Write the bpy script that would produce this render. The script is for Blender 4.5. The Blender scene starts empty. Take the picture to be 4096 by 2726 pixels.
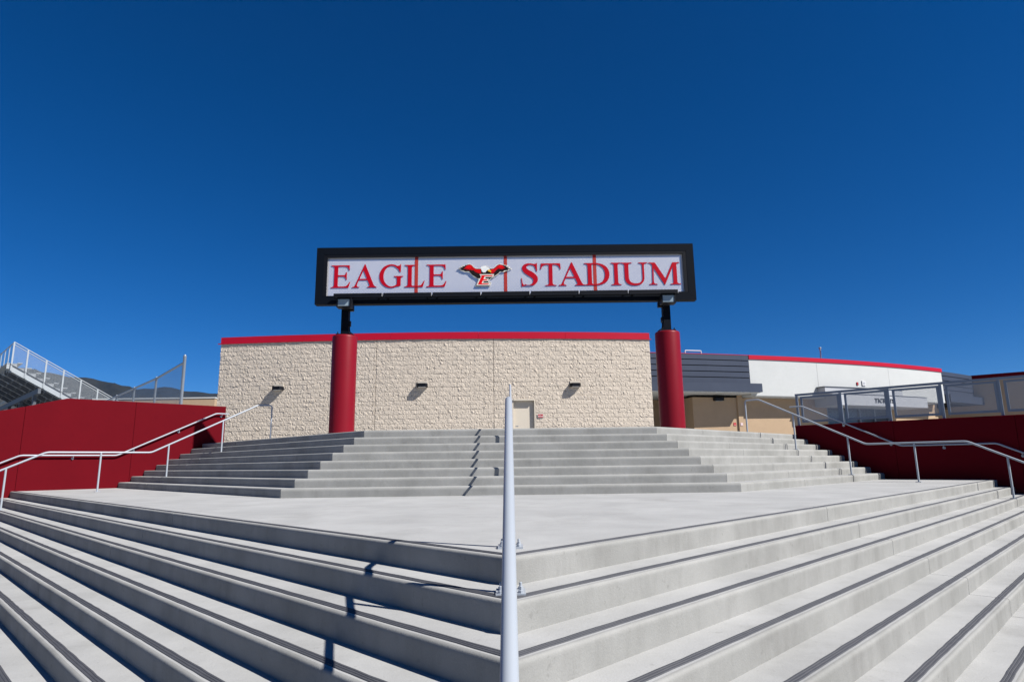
import bpy, math, random
from mathutils import Vector, Matrix

# ------------------------------------------------------------------ camera, sky, sun, exposure
SC = bpy.context.scene
COL = SC.collection
R2 = math.sqrt(2)
LAND = 1.064                      # middle landing above the lower ground
EYE = LAND + .518
TOP = LAND + 8 * .152             # upper plaza
RISE, TREAD = .152, .3026

cam_d = bpy.data.cameras.new('camera')
cam = bpy.data.objects.new('camera', cam_d)
COL.objects.link(cam)
SC.camera = cam
cam_d.sensor_width = 36.0
cam_d.lens = 36.0 * 2531.0 / 4096.0
cam_d.clip_start = .05
cam_d.clip_end = 30000
PITCH, ROLL, YAW = .1909, .0134, -.0043
cam.matrix_world = (Matrix.Translation((0, 0, EYE)) @ Matrix.Rotation(YAW, 4, 'Z') @
                    Matrix.Rotation(PITCH, 4, 'X') @ Matrix.Rotation(math.pi / 2, 4, 'X') @
                    Matrix.Rotation(-ROLL, 4, 'Z'))

SUN_EL, SUN_AZ = math.radians(43.7), math.radians(120.3)
world = bpy.data.worlds.new('World')
SC.world = world
world.use_nodes = True
wn = world.node_tree
sky = wn.nodes.new('ShaderNodeTexSky')
sky.sky_type = 'NISHITA'
sky.sun_disc = False
sky.sun_elevation = SUN_EL
sky.sun_rotation = SUN_AZ
sky.altitude = 300
sky.air_density = .7
sky.dust_density = 0.0
sky.ozone_density = 10.0
bg = wn.nodes['Background']
bg.inputs[1].default_value = .050
hs = wn.nodes.new('ShaderNodeHueSaturation')
hs.inputs['Hue'].default_value = .504
hs.inputs['Saturation'].default_value = 1.20
hs.inputs['Value'].default_value = .95
wn.links.new(sky.outputs[0], hs.inputs['Color'])
wn.links.new(hs.outputs[0], bg.inputs[0])

sun_d = bpy.data.lights.new('sun', 'SUN')
sun_d.energy = 5.0
sun_d.angle = math.radians(.53)
sun_d.color = (1.0, .962, .905)
sun = bpy.data.objects.new('sun', sun_d)
COL.objects.link(sun)
sun_dir = Vector((math.sin(SUN_AZ) * math.cos(SUN_EL), math.cos(SUN_AZ) * math.cos(SUN_EL), math.sin(SUN_EL)))
sun.rotation_euler = sun_dir.to_track_quat('Z', 'Y').to_euler()
sun.location = sun_dir * 60

vs = SC.view_settings
vs.view_transform = 'Standard'
vs.look = 'None'
vs.exposure = 0.9
vs.gamma = 1.0
vs.use_curve_mapping = False
SC.cycles.max_bounces = 6
SC.cycles.transparent_max_bounces = 12

rnd = random.Random(7)

# ------------------------------------------------------------------ materials
def lin(r, g, b):
    f = lambda c: (c / 255 / 12.92) if c / 255 <= .04045 else ((c / 255 + .055) / 1.055) ** 2.4
    return (f(r), f(g), f(b), 1)

def new_mat(name):
    m = bpy.data.materials.new(name)
    m.use_nodes = True
    return m, m.node_tree, m.node_tree.nodes['Principled BSDF']

def N(t, kind, **kw):
    n = t.nodes.new(kind)
    for k, v in kw.items():
        setattr(n, k, v)
    return n

def mathn(t, op, a, b=None):
    n = N(t, 'ShaderNodeMath', operation=op)
    for i, v in enumerate((a, b)):
        if v is None:
            continue
        if isinstance(v, (int, float)):
            n.inputs[i].default_value = v
        else:
            t.links.new(v, n.inputs[i])
    return n.outputs[0]

def surface(name, c1, c2, scale=3.0, rough=.6, bump=0.0, bump_scale=60.0, metallic=0.0, stretch=None, amount=.5,
            spec=None, coat=0.0, fine=None, obj_var=0.0):
    """two colours mixed by world-space noise, a finer speckle and a fine bump"""
    m, t, p = new_mat(name)
    geo = N(t, 'ShaderNodeNewGeometry')
    pos = geo.outputs['Position']
    mp = N(t, 'ShaderNodeMapping')
    mp.inputs['Scale'].default_value = stretch or (1, 1, 1)
    t.links.new(pos, mp.inputs[0])
    n1 = N(t, 'ShaderNodeTexNoise')
    n1.inputs['Scale'].default_value = scale
    n1.inputs['Detail'].default_value = 7
    n1.inputs['Roughness'].default_value = .62
    t.links.new(mp.outputs[0], n1.inputs['Vector'])
    ramp = N(t, 'ShaderNodeMapRange')
    ramp.inputs[1].default_value = .5 - amount * .5
    ramp.inputs[2].default_value = .5 + amount * .5
    t.links.new(n1.outputs[0], ramp.inputs[0])
    mix = N(t, 'ShaderNodeMix', data_type='RGBA')
    mix.inputs[6].default_value = (*c1[:3], 1)
    mix.inputs[7].default_value = (*c2[:3], 1)
    t.links.new(ramp.outputs[0], mix.inputs[0])
    col = mix.outputs[2]
    if fine:
        n3 = N(t, 'ShaderNodeTexNoise')
        n3.inputs['Scale'].default_value = fine
        n3.inputs['Detail'].default_value = 3
        t.links.new(pos, n3.inputs['Vector'])
        mr = N(t, 'ShaderNodeMapRange')
        mr.inputs[1].default_value = .3
        mr.inputs[2].default_value = .7
        mr.inputs[3].default_value = .88
        mr.inputs[4].default_value = 1.08
        t.links.new(n3.outputs[0], mr.inputs[0])
        mul = N(t, 'ShaderNodeMix', data_type='RGBA', blend_type='MULTIPLY')
        mul.inputs[0].default_value = 1
        t.links.new(col, mul.inputs[6])
        t.links.new(mr.outputs[0], mul.inputs[7])
        col = mul.outputs[2]
    if obj_var:
        oi = N(t, 'ShaderNodeObjectInfo')
        mr = N(t, 'ShaderNodeMapRange')
        mr.inputs[3].default_value = 1 - obj_var
        mr.inputs[4].default_value = 1 + obj_var
        t.links.new(oi.outputs['Random'], mr.inputs[0])
        mul = N(t, 'ShaderNodeMix', data_type='RGBA', blend_type='MULTIPLY')
        mul.inputs[0].default_value = 1
        t.links.new(col, mul.inputs[6])
        t.links.new(mr.outputs[0], mul.inputs[7])
        col = mul.outputs[2]
    t.links.new(col, p.inputs['Base Color'])
    p.inputs['Roughness'].default_value = rough
    p.inputs['Metallic'].default_value = metallic
    if spec is not None:
        p.inputs['Specular IOR Level'].default_value = spec
    if coat:
        p.inputs['Coat Weight'].default_value = coat
        p.inputs['Coat Roughness'].default_value = .25
    if bump:
        n2 = N(t, 'ShaderNodeTexNoise')
        n2.inputs['Scale'].default_value = bump_scale
        n2.inputs['Detail'].default_value = 5
        t.links.new(pos, n2.inputs['Vector'])
        b = N(t, 'ShaderNodeBump')
        b.inputs['Strength'].default_value = min(1.0, bump)
        b.inputs['Distance'].default_value = .01
        t.links.new(n2.outputs[0], b.inputs['Height'])
        t.links.new(b.outputs[0], p.inputs['Normal'])
    return m

def concrete(name, c1, c2, stain, runmarks=.34):
    """poured concrete: cloudy patches, stretched run marks on upright faces, scattered stains, broom grain"""
    m, t, p = new_mat(name)
    geo = N(t, 'ShaderNodeNewGeometry')
    pos = geo.outputs['Position']
    def noise(scale, detail=5, stretch=None, rough=.6):
        v = pos
        if stretch:
            mp = N(t, 'ShaderNodeMapping')
            mp.inputs['Scale'].default_value = stretch
            t.links.new(pos, mp.inputs[0])
            v = mp.outputs[0]
        n = N(t, 'ShaderNodeTexNoise')
        n.inputs['Scale'].default_value = scale
        n.inputs['Detail'].default_value = detail
        n.inputs['Roughness'].default_value = rough
        t.links.new(v, n.inputs['Vector'])
        return n.outputs[0]
    def rng(v, a, b, lo, hi):
        r = N(t, 'ShaderNodeMapRange')
        for i, x in zip((1, 2, 3, 4), (a, b, lo, hi)):
            r.inputs[i].default_value = x
        t.links.new(v, r.inputs[0])
        return r.outputs[0]
    mix = N(t, 'ShaderNodeMix', data_type='RGBA')
    mix.inputs[6].default_value = (*c1, 1)
    mix.inputs[7].default_value = (*c2, 1)
    t.links.new(rng(noise(1.3, 8), .32, .68, 0, 1), mix.inputs[0])
    # run marks: only where the face stands upright
    sep = N(t, 'ShaderNodeSeparateXYZ')
    t.links.new(geo.outputs['Normal'], sep.inputs[0])
    upright = mathn(t, 'SUBTRACT', 1.0, mathn(t, 'ABSOLUTE', sep.outputs[2]))
    runs = rng(noise(2.6, 5, (1, 1, .25), .7), .48, .74, 0, runmarks)
    st = mathn(t, 'MULTIPLY', runs, upright)
    blot = rng(noise(.8, 9, None, .72), .54, .74, 0, .42)
    spots = rng(noise(16, 2), .68, .75, 0, .34)
    tot = mathn(t, 'ADD', mathn(t, 'ADD', st, blot), spots)
    mix2 = N(t, 'ShaderNodeMix', data_type='RGBA')
    t.links.new(tot, mix2.inputs[0])
    t.links.new(mix.outputs[2], mix2.inputs[6])
    mix2.inputs[7].default_value = (*stain, 1)
    fine = rng(noise(140, 3), .3, .7, .93, 1.05)
    mul = N(t, 'ShaderNodeMix', data_type='RGBA', blend_type='MULTIPLY')
    mul.inputs[0].default_value = 1
    t.links.new(mix2.outputs[2], mul.inputs[6])
    t.links.new(fine, mul.inputs[7])
    oi = N(t, 'ShaderNodeObjectInfo')
    var = rng(oi.outputs['Random'], 0, 1, .965, 1.03)
    mul2 = N(t, 'ShaderNodeMix', data_type='RGBA', blend_type='MULTIPLY')
    mul2.inputs[0].default_value = 1
    t.links.new(mul.outputs[2], mul2.inputs[6])
    t.links.new(var, mul2.inputs[7])
    t.links.new(mul2.outputs[2], p.inputs['Base Color'])
    p.inputs['Roughness'].default_value = .82
    p.inputs['Specular IOR Level'].default_value = .3
    b = N(t, 'ShaderNodeBump')
    b.inputs['Strength'].default_value = .35
    b.inputs['Distance'].default_value = .004
    t.links.new(mathn(t, 'ADD', noise(90, 4), mathn(t, 'MULTIPLY', noise(9, 3), 2.0)), b.inputs['Height'])
    t.links.new(b.outputs[0], p.inputs['Normal'])
    return m

def perforated(name, colour, pitch, radius, rough=.45, metallic=0.0):
    """sheet metal with a staggered grid of round holes, laid out in metres along the sheet"""
    m, t, p = new_mat(name)
    p.inputs['Base Color'].default_value = (*colour, 1)
    p.inputs['Roughness'].default_value = rough
    p.inputs['Metallic'].default_value = metallic
    uv = N(t, 'ShaderNodeTexCoord')
    mp = N(t, 'ShaderNodeMapping')
    mp.inputs['Rotation'].default_value = (0, 0, math.radians(45))
    mp.inputs['Scale'].default_value = (1 / pitch, 1 / pitch, 1)
    t.links.new(uv.outputs['UV'], mp.inputs[0])
    v = N(t, 'ShaderNodeTexVoronoi', voronoi_dimensions='2D')
    v.inputs['Scale'].default_value = 1
    v.inputs['Randomness'].default_value = 0
    t.links.new(mp.outputs[0], v.inputs['Vector'])
    hole = mathn(t, 'LESS_THAN', v.outputs['Distance'], radius)
    tr = N(t, 'ShaderNodeBsdfTransparent')
    mx = N(t, 'ShaderNodeMixShader')
    t.links.new(hole, mx.inputs[0])
    t.links.new(p.outputs[0], mx.inputs[1])
    t.links.new(tr.outputs[0], mx.inputs[2])
    t.links.new(mx.outputs[0], t.nodes['Material Output'].inputs[0])
    return m

def wire_mesh(name, colour, pitch, wire, diamond=True, metallic=.6):
    m, t, p = new_mat(name)
    p.inputs['Base Color'].default_value = (*colour, 1)
    p.inputs['Roughness'].default_value = .5
    p.inputs['Metallic'].default_value = metallic
    uv = N(t, 'ShaderNodeTexCoord')
    sp = N(t, 'ShaderNodeSeparateXYZ')
    t.links.new(uv.outputs['UV'], sp.inputs[0])
    a, b = sp.outputs[0], sp.outputs[1]
    if diamond:
        a, b = mathn(t, 'ADD', a, b), mathn(t, 'SUBTRACT', a, b)
    fa = mathn(t, 'FRACT', mathn(t, 'DIVIDE', mathn(t, 'ADD', a, 100.0), pitch))
    fb = mathn(t, 'FRACT', mathn(t, 'DIVIDE', mathn(t, 'ADD', b, 100.0), pitch))
    w = wire / pitch
    solid = mathn(t, 'MAXIMUM', mathn(t, 'LESS_THAN', fa, w), mathn(t, 'LESS_THAN', fb, w))
    tr = N(t, 'ShaderNodeBsdfTransparent')
    mx = N(t, 'ShaderNodeMixShader')
    t.links.new(solid, mx.inputs[0])
    t.links.new(tr.outputs[0], mx.inputs[1])
    t.links.new(p.outputs[0], mx.inputs[2])
    t.links.new(mx.outputs[0], t.nodes['Material Output'].inputs[0])
    return m

M = {}
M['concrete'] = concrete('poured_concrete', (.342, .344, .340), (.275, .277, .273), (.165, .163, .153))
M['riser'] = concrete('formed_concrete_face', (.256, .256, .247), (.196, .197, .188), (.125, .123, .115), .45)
M['ground'] = surface('ground_concrete', (.25, .245, .23), (.20, .195, .18), .6, .9, .3, 60, fine=30)
M['grip'] = surface('grip_strip_rubber', (.040, .042, .050), (.056, .058, .066), 9, .75, .3, 120)
M['red_wall'] = surface('red_wall_paint', (.100, .0028, .0068), (.082, .0024, .0058), .7, .75, .12, 160, spec=.04)
M['red_metal'] = surface('red_coping_metal', (.355, .0035, .021), (.32, .0035, .018), 1.0, .45, spec=.2)
M['red_column'] = surface('red_column_paint', (.165, .0045, .012), (.145, .004, .0105), 2.0, .42, .08, 90, spec=.14)
M['red_letter'] = surface('red_letter_acrylic', (.35, .0013, .011), (.325, .0013, .010), 3, .5, spec=.1)
M['mullion'] = surface('rust_red_steel', (.33, .026, .020), (.28, .022, .017), 8, .6, spec=.2)
M['rail'] = surface('pale_rail_paint', (.285, .312, .348), (.27, .296, .332), 4, .35, spec=.35)
M['frame_dark'] = surface('charcoal_frame_paint', (.0032, .0050, .0092), (.0026, .0042, .0076), 3, .6, spec=.06)
M['black'] = surface('black_metal', (.0028, .0034, .0055), (.004, .005, .008), 5, .5, spec=.15)
M['glass_pale'] = surface('lamp_glass', (.22, .28, .32), (.19, .25, .29), 5, .2, spec=.4)
M['block'] = surface('split_face_block', (.470, .412, .345), (.412, .362, .303), 5.0, .9, .3, 45, fine=22, spec=.15, amount=.6)
M['mortar'] = surface('block_mortar', (.42, .37, .31), (.38, .335, .28), 4, .95, .2, 80, spec=.15)
M['door'] = surface('tan_door_paint', (.47, .425, .355), (.45, .405, .34), 3, .5, spec=.2)
M['stucco_tan'] = surface('tan_stucco', (.345, .250, .165), (.305, .222, .146), 1.5, .9, .3, 120, fine=50, spec=.2)
M['stucco_white'] = surface('white_stucco', (.425, .436, .432), (.385, .395, .390), .9, .85, .15, 120, fine=40, amount=.7, spec=.2)
M['slate'] = surface('slate_grey_metal', (.038, .048, .074), (.032, .041, .064), 1.5, .5, spec=.2)
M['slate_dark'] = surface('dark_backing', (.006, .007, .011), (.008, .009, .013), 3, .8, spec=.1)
M['galv'] = surface('galvanised_steel', (.22, .25, .29), (.185, .215, .255), 6, .42, metallic=.3)
M['railing'] = surface('grey_railing_paint', (.165, .195, .240), (.145, .172, .215), 5, .45, spec=.3)
M['alu'] = surface('bleacher_aluminium', (.275, .30, .32), (.24, .265, .285), 3, .5, metallic=.2)
M['steel_grey'] = surface('grey_steel_beam', (.055, .066, .082), (.042, .05, .064), 3, .6)
M['alu_panel'] = surface('silver_canopy_panel', (.345, .355, .375), (.315, .325, .345), 2, .5, spec=.3)
M['window'] = surface('ticket_window_glass', (.05, .065, .085), (.04, .05, .07), 1, .15, spec=.5)
M['white'] = surface('white_enamel', (.50, .50, .50), (.47, .47, .47), 4, .5)
M['sign_red'] = surface('sign_red', (.36, .006, .012), (.32, .005, .010), 4, .5)
M['sign_pink'] = surface('sign_pale', (.48, .34, .34), (.44, .31, .31), 4, .5)
M['letter_dark'] = surface('dark_letter', (.028, .03, .036), (.022, .024, .03), 4, .5)
M['sealant'] = surface('joint_sealant', (.17, .145, .12), (.14, .12, .10), 4, .8)
M['hill'] = surface('scrub_hillside', (.030, .029, .025), (.015, .017, .015), .006, .95, amount=.7, fine=.03, spec=0)
M['perf'] = perforated('perforated_panel', (.57, .56, .57), .026, .36)
M['mesh'] = perforated('woven_infill_mesh', (.33, .35, .38), .012, .42)
M['chain'] = wire_mesh('chain_link_wire', (.27, .29, .32), .055, .013)
M['bl_mesh'] = wire_mesh('bleacher_chain_link', (.30, .325, .35), .055, .0065)
M['plate_cream'] = surface('emblem_cream', (.60, .58, .52), (.56, .54, .48), 4, .5, spec=.2)
M['em_black'] = surface('emblem_black', (.008, .006, .006), (.011, .008, .008), 4, .5, spec=.1)
M['em_red'] = surface('emblem_red', (.62, .003, .005), (.52, .003, .005), 18, .5, spec=.1)
M['em_dkred'] = surface('emblem_dark_red', (.46, .004, .008), (.34, .003, .006), 18, .5, spec=.1)
M['em_white'] = surface('emblem_white', (.66, .67, .66), (.52, .54, .54), 14, .5, spec=.2)
M['em_yellow'] = surface('emblem_yellow', (.64, .36, .02), (.56, .28, .02), 14, .5, spec=.2)

# ------------------------------------------------------------------ mesh helpers
WLOC = {}                                    # world location of every object made here

class MB:
    def __init__(s):
        s.v, s.f, s.uv = [], [], []
    def add(s, vs, fs, uvs=None):
        o = len(s.v)
        s.v += [tuple(v) for v in vs]
        for i, f in enumerate(fs):
            s.f.append(tuple(o + j for j in f))
            s.uv.append(uvs[i] if uvs else None)
        return s
    def hexa(s, p):                          # 8 corners: bottom 0-3 ccw, top 4-7
        return s.add(p, [(3, 2, 1, 0), (4, 5, 6, 7), (0, 1, 5, 4), (1, 2, 6, 5), (2, 3, 7, 6), (3, 0, 4, 7)])
    def box(s, c, size, ex=(1, 0, 0), ey=(0, 1, 0), ez=(0, 0, 1)):
        c, ex, ey, ez = Vector(c), Vector(ex), Vector(ey), Vector(ez)
        a, b, d = (Vector(ex) * size[0] / 2, Vector(ey) * size[1] / 2, Vector(ez) * size[2] / 2)
        q = [(-1, -1), (1, -1), (1, 1), (-1, 1)]
        return s.hexa([c + a * i + b * j - d for i, j in q] + [c + a * i + b * j + d for i, j in q])
    def prism(s, poly, z0, z1):              # vertical prism over a plan polygon (ccw)
        n = len(poly)
        vs = [(x, y, z0) for x, y in poly] + [(x, y, z1) for x, y in poly]
        fs = [tuple(reversed(range(n))), tuple(range(n, 2 * n))] + [(i, (i + 1) % n, n + (i + 1) % n, n + i) for i in range(n)]
        return s.add(vs, fs)
    def tube(s, pts, r, n=14, cap=True):
        pts = [Vector(p) for p in pts]
        rings = []
        up = None
        for i, p in enumerate(pts):
            a = (p - pts[i - 1]).normalized() if i else None
            b = (pts[i + 1] - p).normalized() if i < len(pts) - 1 else None
            d = (a + b).normalized() if a and b else (a or b)
            k = 1.0
            if a and b:
                k = 1 / max(.5, math.cos(a.angle(b) / 2))
            if up is None or abs(d.dot(up)) > .98:
                up = Vector((0, 0, 1)) if abs(d.z) < .9 else Vector((1, 0, 0))
            x = d.cross(up).normalized()
            y = x.cross(d).normalized()
            up = y
            rings.append([p + (x * math.cos(t) + y * math.sin(t) * k) * r for t in (2 * math.pi * j / n for j in range(n))])
        vs = [v for rg in rings for v in rg]
        fs = []
        for i in range(len(rings) - 1):
            for j in range(n):
                fs.append((i * n + j, i * n + (j + 1) % n, (i + 1) * n + (j + 1) % n, (i + 1) * n + j))
        if cap:
            k = len(vs)
            vs = vs + vs[:n] + vs[k - n:k]
            fs.append(tuple(reversed(range(k, k + n))))
            fs.append(tuple(range(k + n, k + 2 * n)))
        return s.add(vs, fs)
    def lathe(s, c, prof, n=48):             # prof: (radius, z)
        vs, fs = [], []
        for r, z in prof:
            for j in range(n):
                t = 2 * math.pi * j / n
                vs.append((c[0] + r * math.cos(t), c[1] + r * math.sin(t), c[2] + z))
        for i in range(len(prof) - 1):
            for j in range(n):
                fs.append((i * n + j, i * n + (j + 1) % n, (i + 1) * n + (j + 1) % n, (i + 1) * n + j))
        k = len(vs)
        vs = vs + vs[:n] + vs[k - n:k]
        fs.append(tuple(reversed(range(k, k + n))))
        fs.append(tuple(range(k + n, k + 2 * n)))
        return s.add(vs, fs)
    def quad_uv(s, a, b, c, d):              # flat sheet with uv in metres: a->b is u, a->d is v
        a, b, c, d = map(Vector, (a, b, c, d))
        u = (b - a).normalized()
        w = (d - a) - u * (d - a).dot(u)
        w.normalize()
        return s.add([a, b, c, d], [(0, 1, 2, 3)], [[((p - a).dot(u), (p - a).dot(w)) for p in (a, b, c, d)]])

def make_mesh(name, mb, origin, mat, smooth=False):
    me = bpy.data.meshes.new(name)
    o = Vector(origin)
    me.from_pydata([Vector(v) - o for v in mb.v], [], mb.f)
    if any(u for u in mb.uv):
        lay = me.uv_layers.new(name='UVMap')
        li = 0
        for f, u in zip(mb.f, mb.uv):
            for k in range(len(f)):
                lay.data[li].uv = u[k] if u else (0, 0)
                li += 1
    me.materials.append(M[mat] if isinstance(mat, str) else mat)
    if smooth:
        me.polygons.foreach_set('use_smooth', [len(p.vertices) == 4 for p in me.polygons])
    me.update()
    return me

def centre(mb):
    lo = [min(v[i] for v in mb.v) for i in range(3)]
    hi = [max(v[i] for v in mb.v) for i in range(3)]
    return Vector(((lo[0] + hi[0]) / 2, (lo[1] + hi[1]) / 2, lo[2]))

def link(o, parent, loc):
    COL.objects.link(o)
    loc = Vector(loc)
    o.parent = parent
    o.location = loc - WLOC[parent.name] if parent else loc
    WLOC[o.name] = loc
    return o

def part(name, mb, mat, parent=None, smooth=False, label=None):
    c = centre(mb)
    o = bpy.data.objects.new(name, make_mesh(name, mb, c, mat, smooth))
    if label:
        o['label'] = label
    return link(o, parent, c)

def thing(name, label, cat, loc, group=None, kind=None):
    o = bpy.data.objects.new(name, None)
    o.empty_display_size = .1
    if label:
        o['label'] = label
    if cat:
        o['category'] = cat
    if group:
        o['group'] = group
    if kind:
        o['kind'] = kind
    return link(o, None, loc)

def tag(o, label, cat, group=None):
    o['label'], o['category'] = label, cat
    if group:
        o['group'] = group
    return o

def structure(o, label=None):
    o['kind'] = 'structure'
    if label:
        o['label'] = label
    return o

def wob(a, k):                               # small irregularity of cast edges, metres
    return .0016 * math.sin(a * 2.3 + k * 1.7) + .0011 * math.sin(a * 6.1 + k * 3.1) + .0008 * math.sin(a * 13.7 + k)

# plan frames of the two flank walls: s runs up the stairs from the landing edge, w away from the wall
def LP(s, w, z):
    return Vector(((3.711 + s * R2 - 28.5 + w * R2) / 2, (3.711 + s * R2 + 28.5 - w * R2) / 2, z))
def RP(s, w, z):
    return Vector(((26.2 - w * R2 - 3.711 - s * R2) / 2, (26.2 - w * R2 + 3.711 + s * R2) / 2, z))
# polar frame of the curved buildings
CC = (-4.0, 98.9)
def PO(th, R, z):
    t = math.radians(th)
    return Vector((CC[0] + R * math.sin(t), CC[1] - R * math.cos(t), z))

# ------------------------------------------------------------------ ground, plaza, hills
g = MB().add([(-6000, -6000, 0), (6000, -6000, 0), (6000, 9000, 0), (-6000, 9000, 0)], [(0, 1, 2, 3)])
structure(part('ground', g, 'ground'), 'broad pale paved ground below the steps')

def hills(name, ridge, y, depth, base):
    """a ridge that follows the given (x, z) skyline, with spurs towards the camera"""
    rr = random.Random(len(ridge))
    nx, ny = 150, 26
    x0, x1 = ridge[0][0], ridge[-1][0]
    def sky_z(x):
        for (a, za), (b, zb) in zip(ridge, ridge[1:]):
            if a <= x <= b:
                t = (x - a) / (b - a)
                t = t * t * (3 - 2 * t)
                return za + (zb - za) * t
        return ridge[-1][1]
    ph = [(rr.uniform(.002, .02), rr.uniform(0, 6.28), rr.uniform(.4, 1)) for _ in range(7)]
    vs, fs = [], []
    for j in range(ny + 1):
        t = j / ny                            # 0 at the foot, .62 at the crest
        for i in range(nx + 1):
            x = x0 + (x1 - x0) * i / nx
            spur = sum(a * math.sin(f * x + p + t * 3) for f, p, a in ph) / 7
            prof = math.sin(min(1, t / .62) * math.pi / 2) ** 1.25 if t <= .62 else math.cos((t - .62) / .38 * math.pi / 2)
            small = sum(math.sin(f * 6 * x + p) for f, p, a in ph) / 7 * 5
            z = base + (sky_z(x) + small * (1 if abs(t - .62) < .05 else .5)) * prof * (1 - .30 * abs(spur) * (1 - abs(t - .62)) * (t < .58))
            vs.append((x * (y + depth * (t - .62)) / y, y + depth * (t - .62) + spur * 160 * (t < .58), z))
    for j in range(ny):
        for i in range(nx):
            a = j * (nx + 1) + i
            fs.append((a, a + 1, a + nx + 2, a + nx + 1))
    o = part(name, MB().add(vs, fs), 'hill', smooth=True)
    return structure(o, 'dark scrub covered hills along the skyline')
hills('hills', [(-6200, 420), (-5200, 560), (-4300, 690), (-3700, 715), (-3083, 642), (-2927, 606), (-2765, 577), (-2690, 578), (-2554, 545), (-2442, 521),
                (-2281, 470), (-2000, 400), (-1600, 310), (-900, 200), (0, 120), (900, 60)], 4000, 1900, -5)
hills('hills', [(-5200, 250), (-4200, 420), (-3500, 560), (-3100, 618), (-2851, 624), (-2740, 634), (-2677, 633), (-2584, 602), (-2329, 580), (-2000, 530), (-1200, 420), (300, 330), (2500, 180)], 5000, 1500, -5)

# ------------------------------------------------------------------ stairs
def profile(depth, drop, k, a):
    e = wob(a, k)
    r = 1.0 if k < 30 else 1.75                   # the upper flight has softer nosings
    return [(.004 + e * .5, -drop), (0 + e, -.030 * r), (0 + e, -.020 * r), (.002 * r + e, -.010 * r), (.008 * r + e, -.003 * r), (.018 * r + e, 0.0), (.026 * r + e, 0.0), (depth, 0.0), (depth, -drop)]

def step_segment(name, parent, corner, dirv, inw, z, a0, a1, m0, m1, depth, k, drop=RISE + .006):
    """one cast length of a step: a0..a1 along dirv; m0/m1 = change of the ends per metre inward (mitres)"""
    n = max(2, int((a1 - a0) / .45))
    mb = MB()
    rings = []
    for i in range(n + 1):
        t = i / n
        a = a0 + (a1 - a0) * t
        ring = []
        for d, dz in profile(depth, drop, k, a):
            lo, hi = a0 + m0 * d, a1 + m1 * d
            aa = lo + (hi - lo) * t
            p = corner + dirv * aa + inw * d
            ring.append((p.x, p.y, z + dz))
        rings.append(ring)
    flip = dirv.x * inw.y - dirv.y * inw.x > 0
    kinds = []
    for idx, kind in (((0, 1), 1), ((1, 2, 3, 4, 5, 6), 2), ((6, 7), 0), ((7, 8), 0), ((8, 0), 0)):
        w = len(idx)
        vs = [r_[q] for r_ in rings for q in idx]
        fs = []
        for i in range(n):
            for j in range(w - 1):
                q = (i * w + j, i * w + j + 1, (i + 1) * w + j + 1, (i + 1) * w + j)
                fs.append(q if not flip else tuple(reversed(q)))
                kinds.append(kind)
        mb.add(vs, fs)
    m = len(rings[0])
    c0 = tuple(range(m))
    mb.add(rings[0], [tuple(reversed(c0)) if not flip else c0])
    mb.add(rings[-1], [c0 if not flip else tuple(reversed(c0))])
    kinds += [1, 1]
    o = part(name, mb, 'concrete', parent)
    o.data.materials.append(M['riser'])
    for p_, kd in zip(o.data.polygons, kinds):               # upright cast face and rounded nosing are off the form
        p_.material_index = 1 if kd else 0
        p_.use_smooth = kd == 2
    return o

def grip(parent, corner, dirv, inw, z, a0, a1, m0, k):
    """ribbed non-slip strip let into the tread near the nosing"""
    n = max(2, int((a1 - a0) / .12))
    prof = []
    d0, wd = .043, .058
    for r_ in range(3):
        b = d0 + wd * r_ / 3
        prof += [(b, .0018), (b + .0025, .0048), (b + .0140, .0048), (b + .0165, .0018)]
    prof = [(d0 - .001, -.002)] + prof + [(d0 + wd - .001, -.002)]
    rr = random.Random(int(k * 31 + a0 * 7 + dirv.x * 100))
    mb = MB()
    m = len(prof)
    vs, fs = [], []
    for i in range(n + 1):
        t = i / n
        j0, j1 = rr.uniform(-.002, .002), rr.uniform(-.003, .003)
        for q, (d, dz) in enumerate(prof):
            dd = d + (j0 if q < m // 2 else j1)
            lo = a0 + m0 * dd
            p = corner + dirv * (lo + (a1 - lo) * t) + inw * dd
            vs.append((p.x, p.y, z + dz))
    flip = dirv.x * inw.y - dirv.y * inw.x > 0
    for i in range(n):
        for j in range(m - 1):
            q = (i * m + j, i * m + j + 1, (i + 1) * m + j + 1, (i + 1) * m + j)
            fs.append(q if not flip else tuple(reversed(q)))
    mb.add(vs, fs)
    return part('grip_strip', mb, 'grip', parent)

X0 = -.009
lower = structure(thing('lower_stairs', 'wide lower flight of grey concrete steps turning a corner', None, (0, 1.2, 0)))
DL, NL = Vector((-1, 1, 0)) / R2, Vector((1, 1, 0)) / R2
DR, NR = Vector((1, 1, 0)) / R2, Vector((-1, 1, 0)) / R2
GAP = .004
for k in range(0, 7):
    yc = 3.711 - TREAD * R2 * k
    C = Vector((X0, yc, 0))
    z = LAND - RISE * k
    sh = (3.711 - yc) / R2
    depth = .32 if k == 0 else TREAD + .03
    for side, (dv, iv, wall, joints) in enumerate(((DL, NL, 28.5, (5.6, 15.9)), (DR, NR, 26.2, (4.95, 13.2)))):
        end = (wall - yc) / R2 + .02
        cuts = [0.0] + [j + sh for j in joints] + [end]
        for i in range(len(cuts) - 1):
            a0 = cuts[i] + (GAP if i else 0)
            a1 = cuts[i + 1] - (GAP if i < len(cuts) - 2 else 0)
            st = step_segment('step', lower, C, dv, iv, z, a0, a1, 1.0 if i == 0 else 0.0, 0.0, depth, k + side * 9)
            grip(st, C, dv, iv, z, a0 if i == 0 else a0 - GAP * .9, a1 + (GAP * .9 if i < len(cuts) - 2 else -.12), 1.0 if i == 0 else 0.0, k + side * 9)

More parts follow.
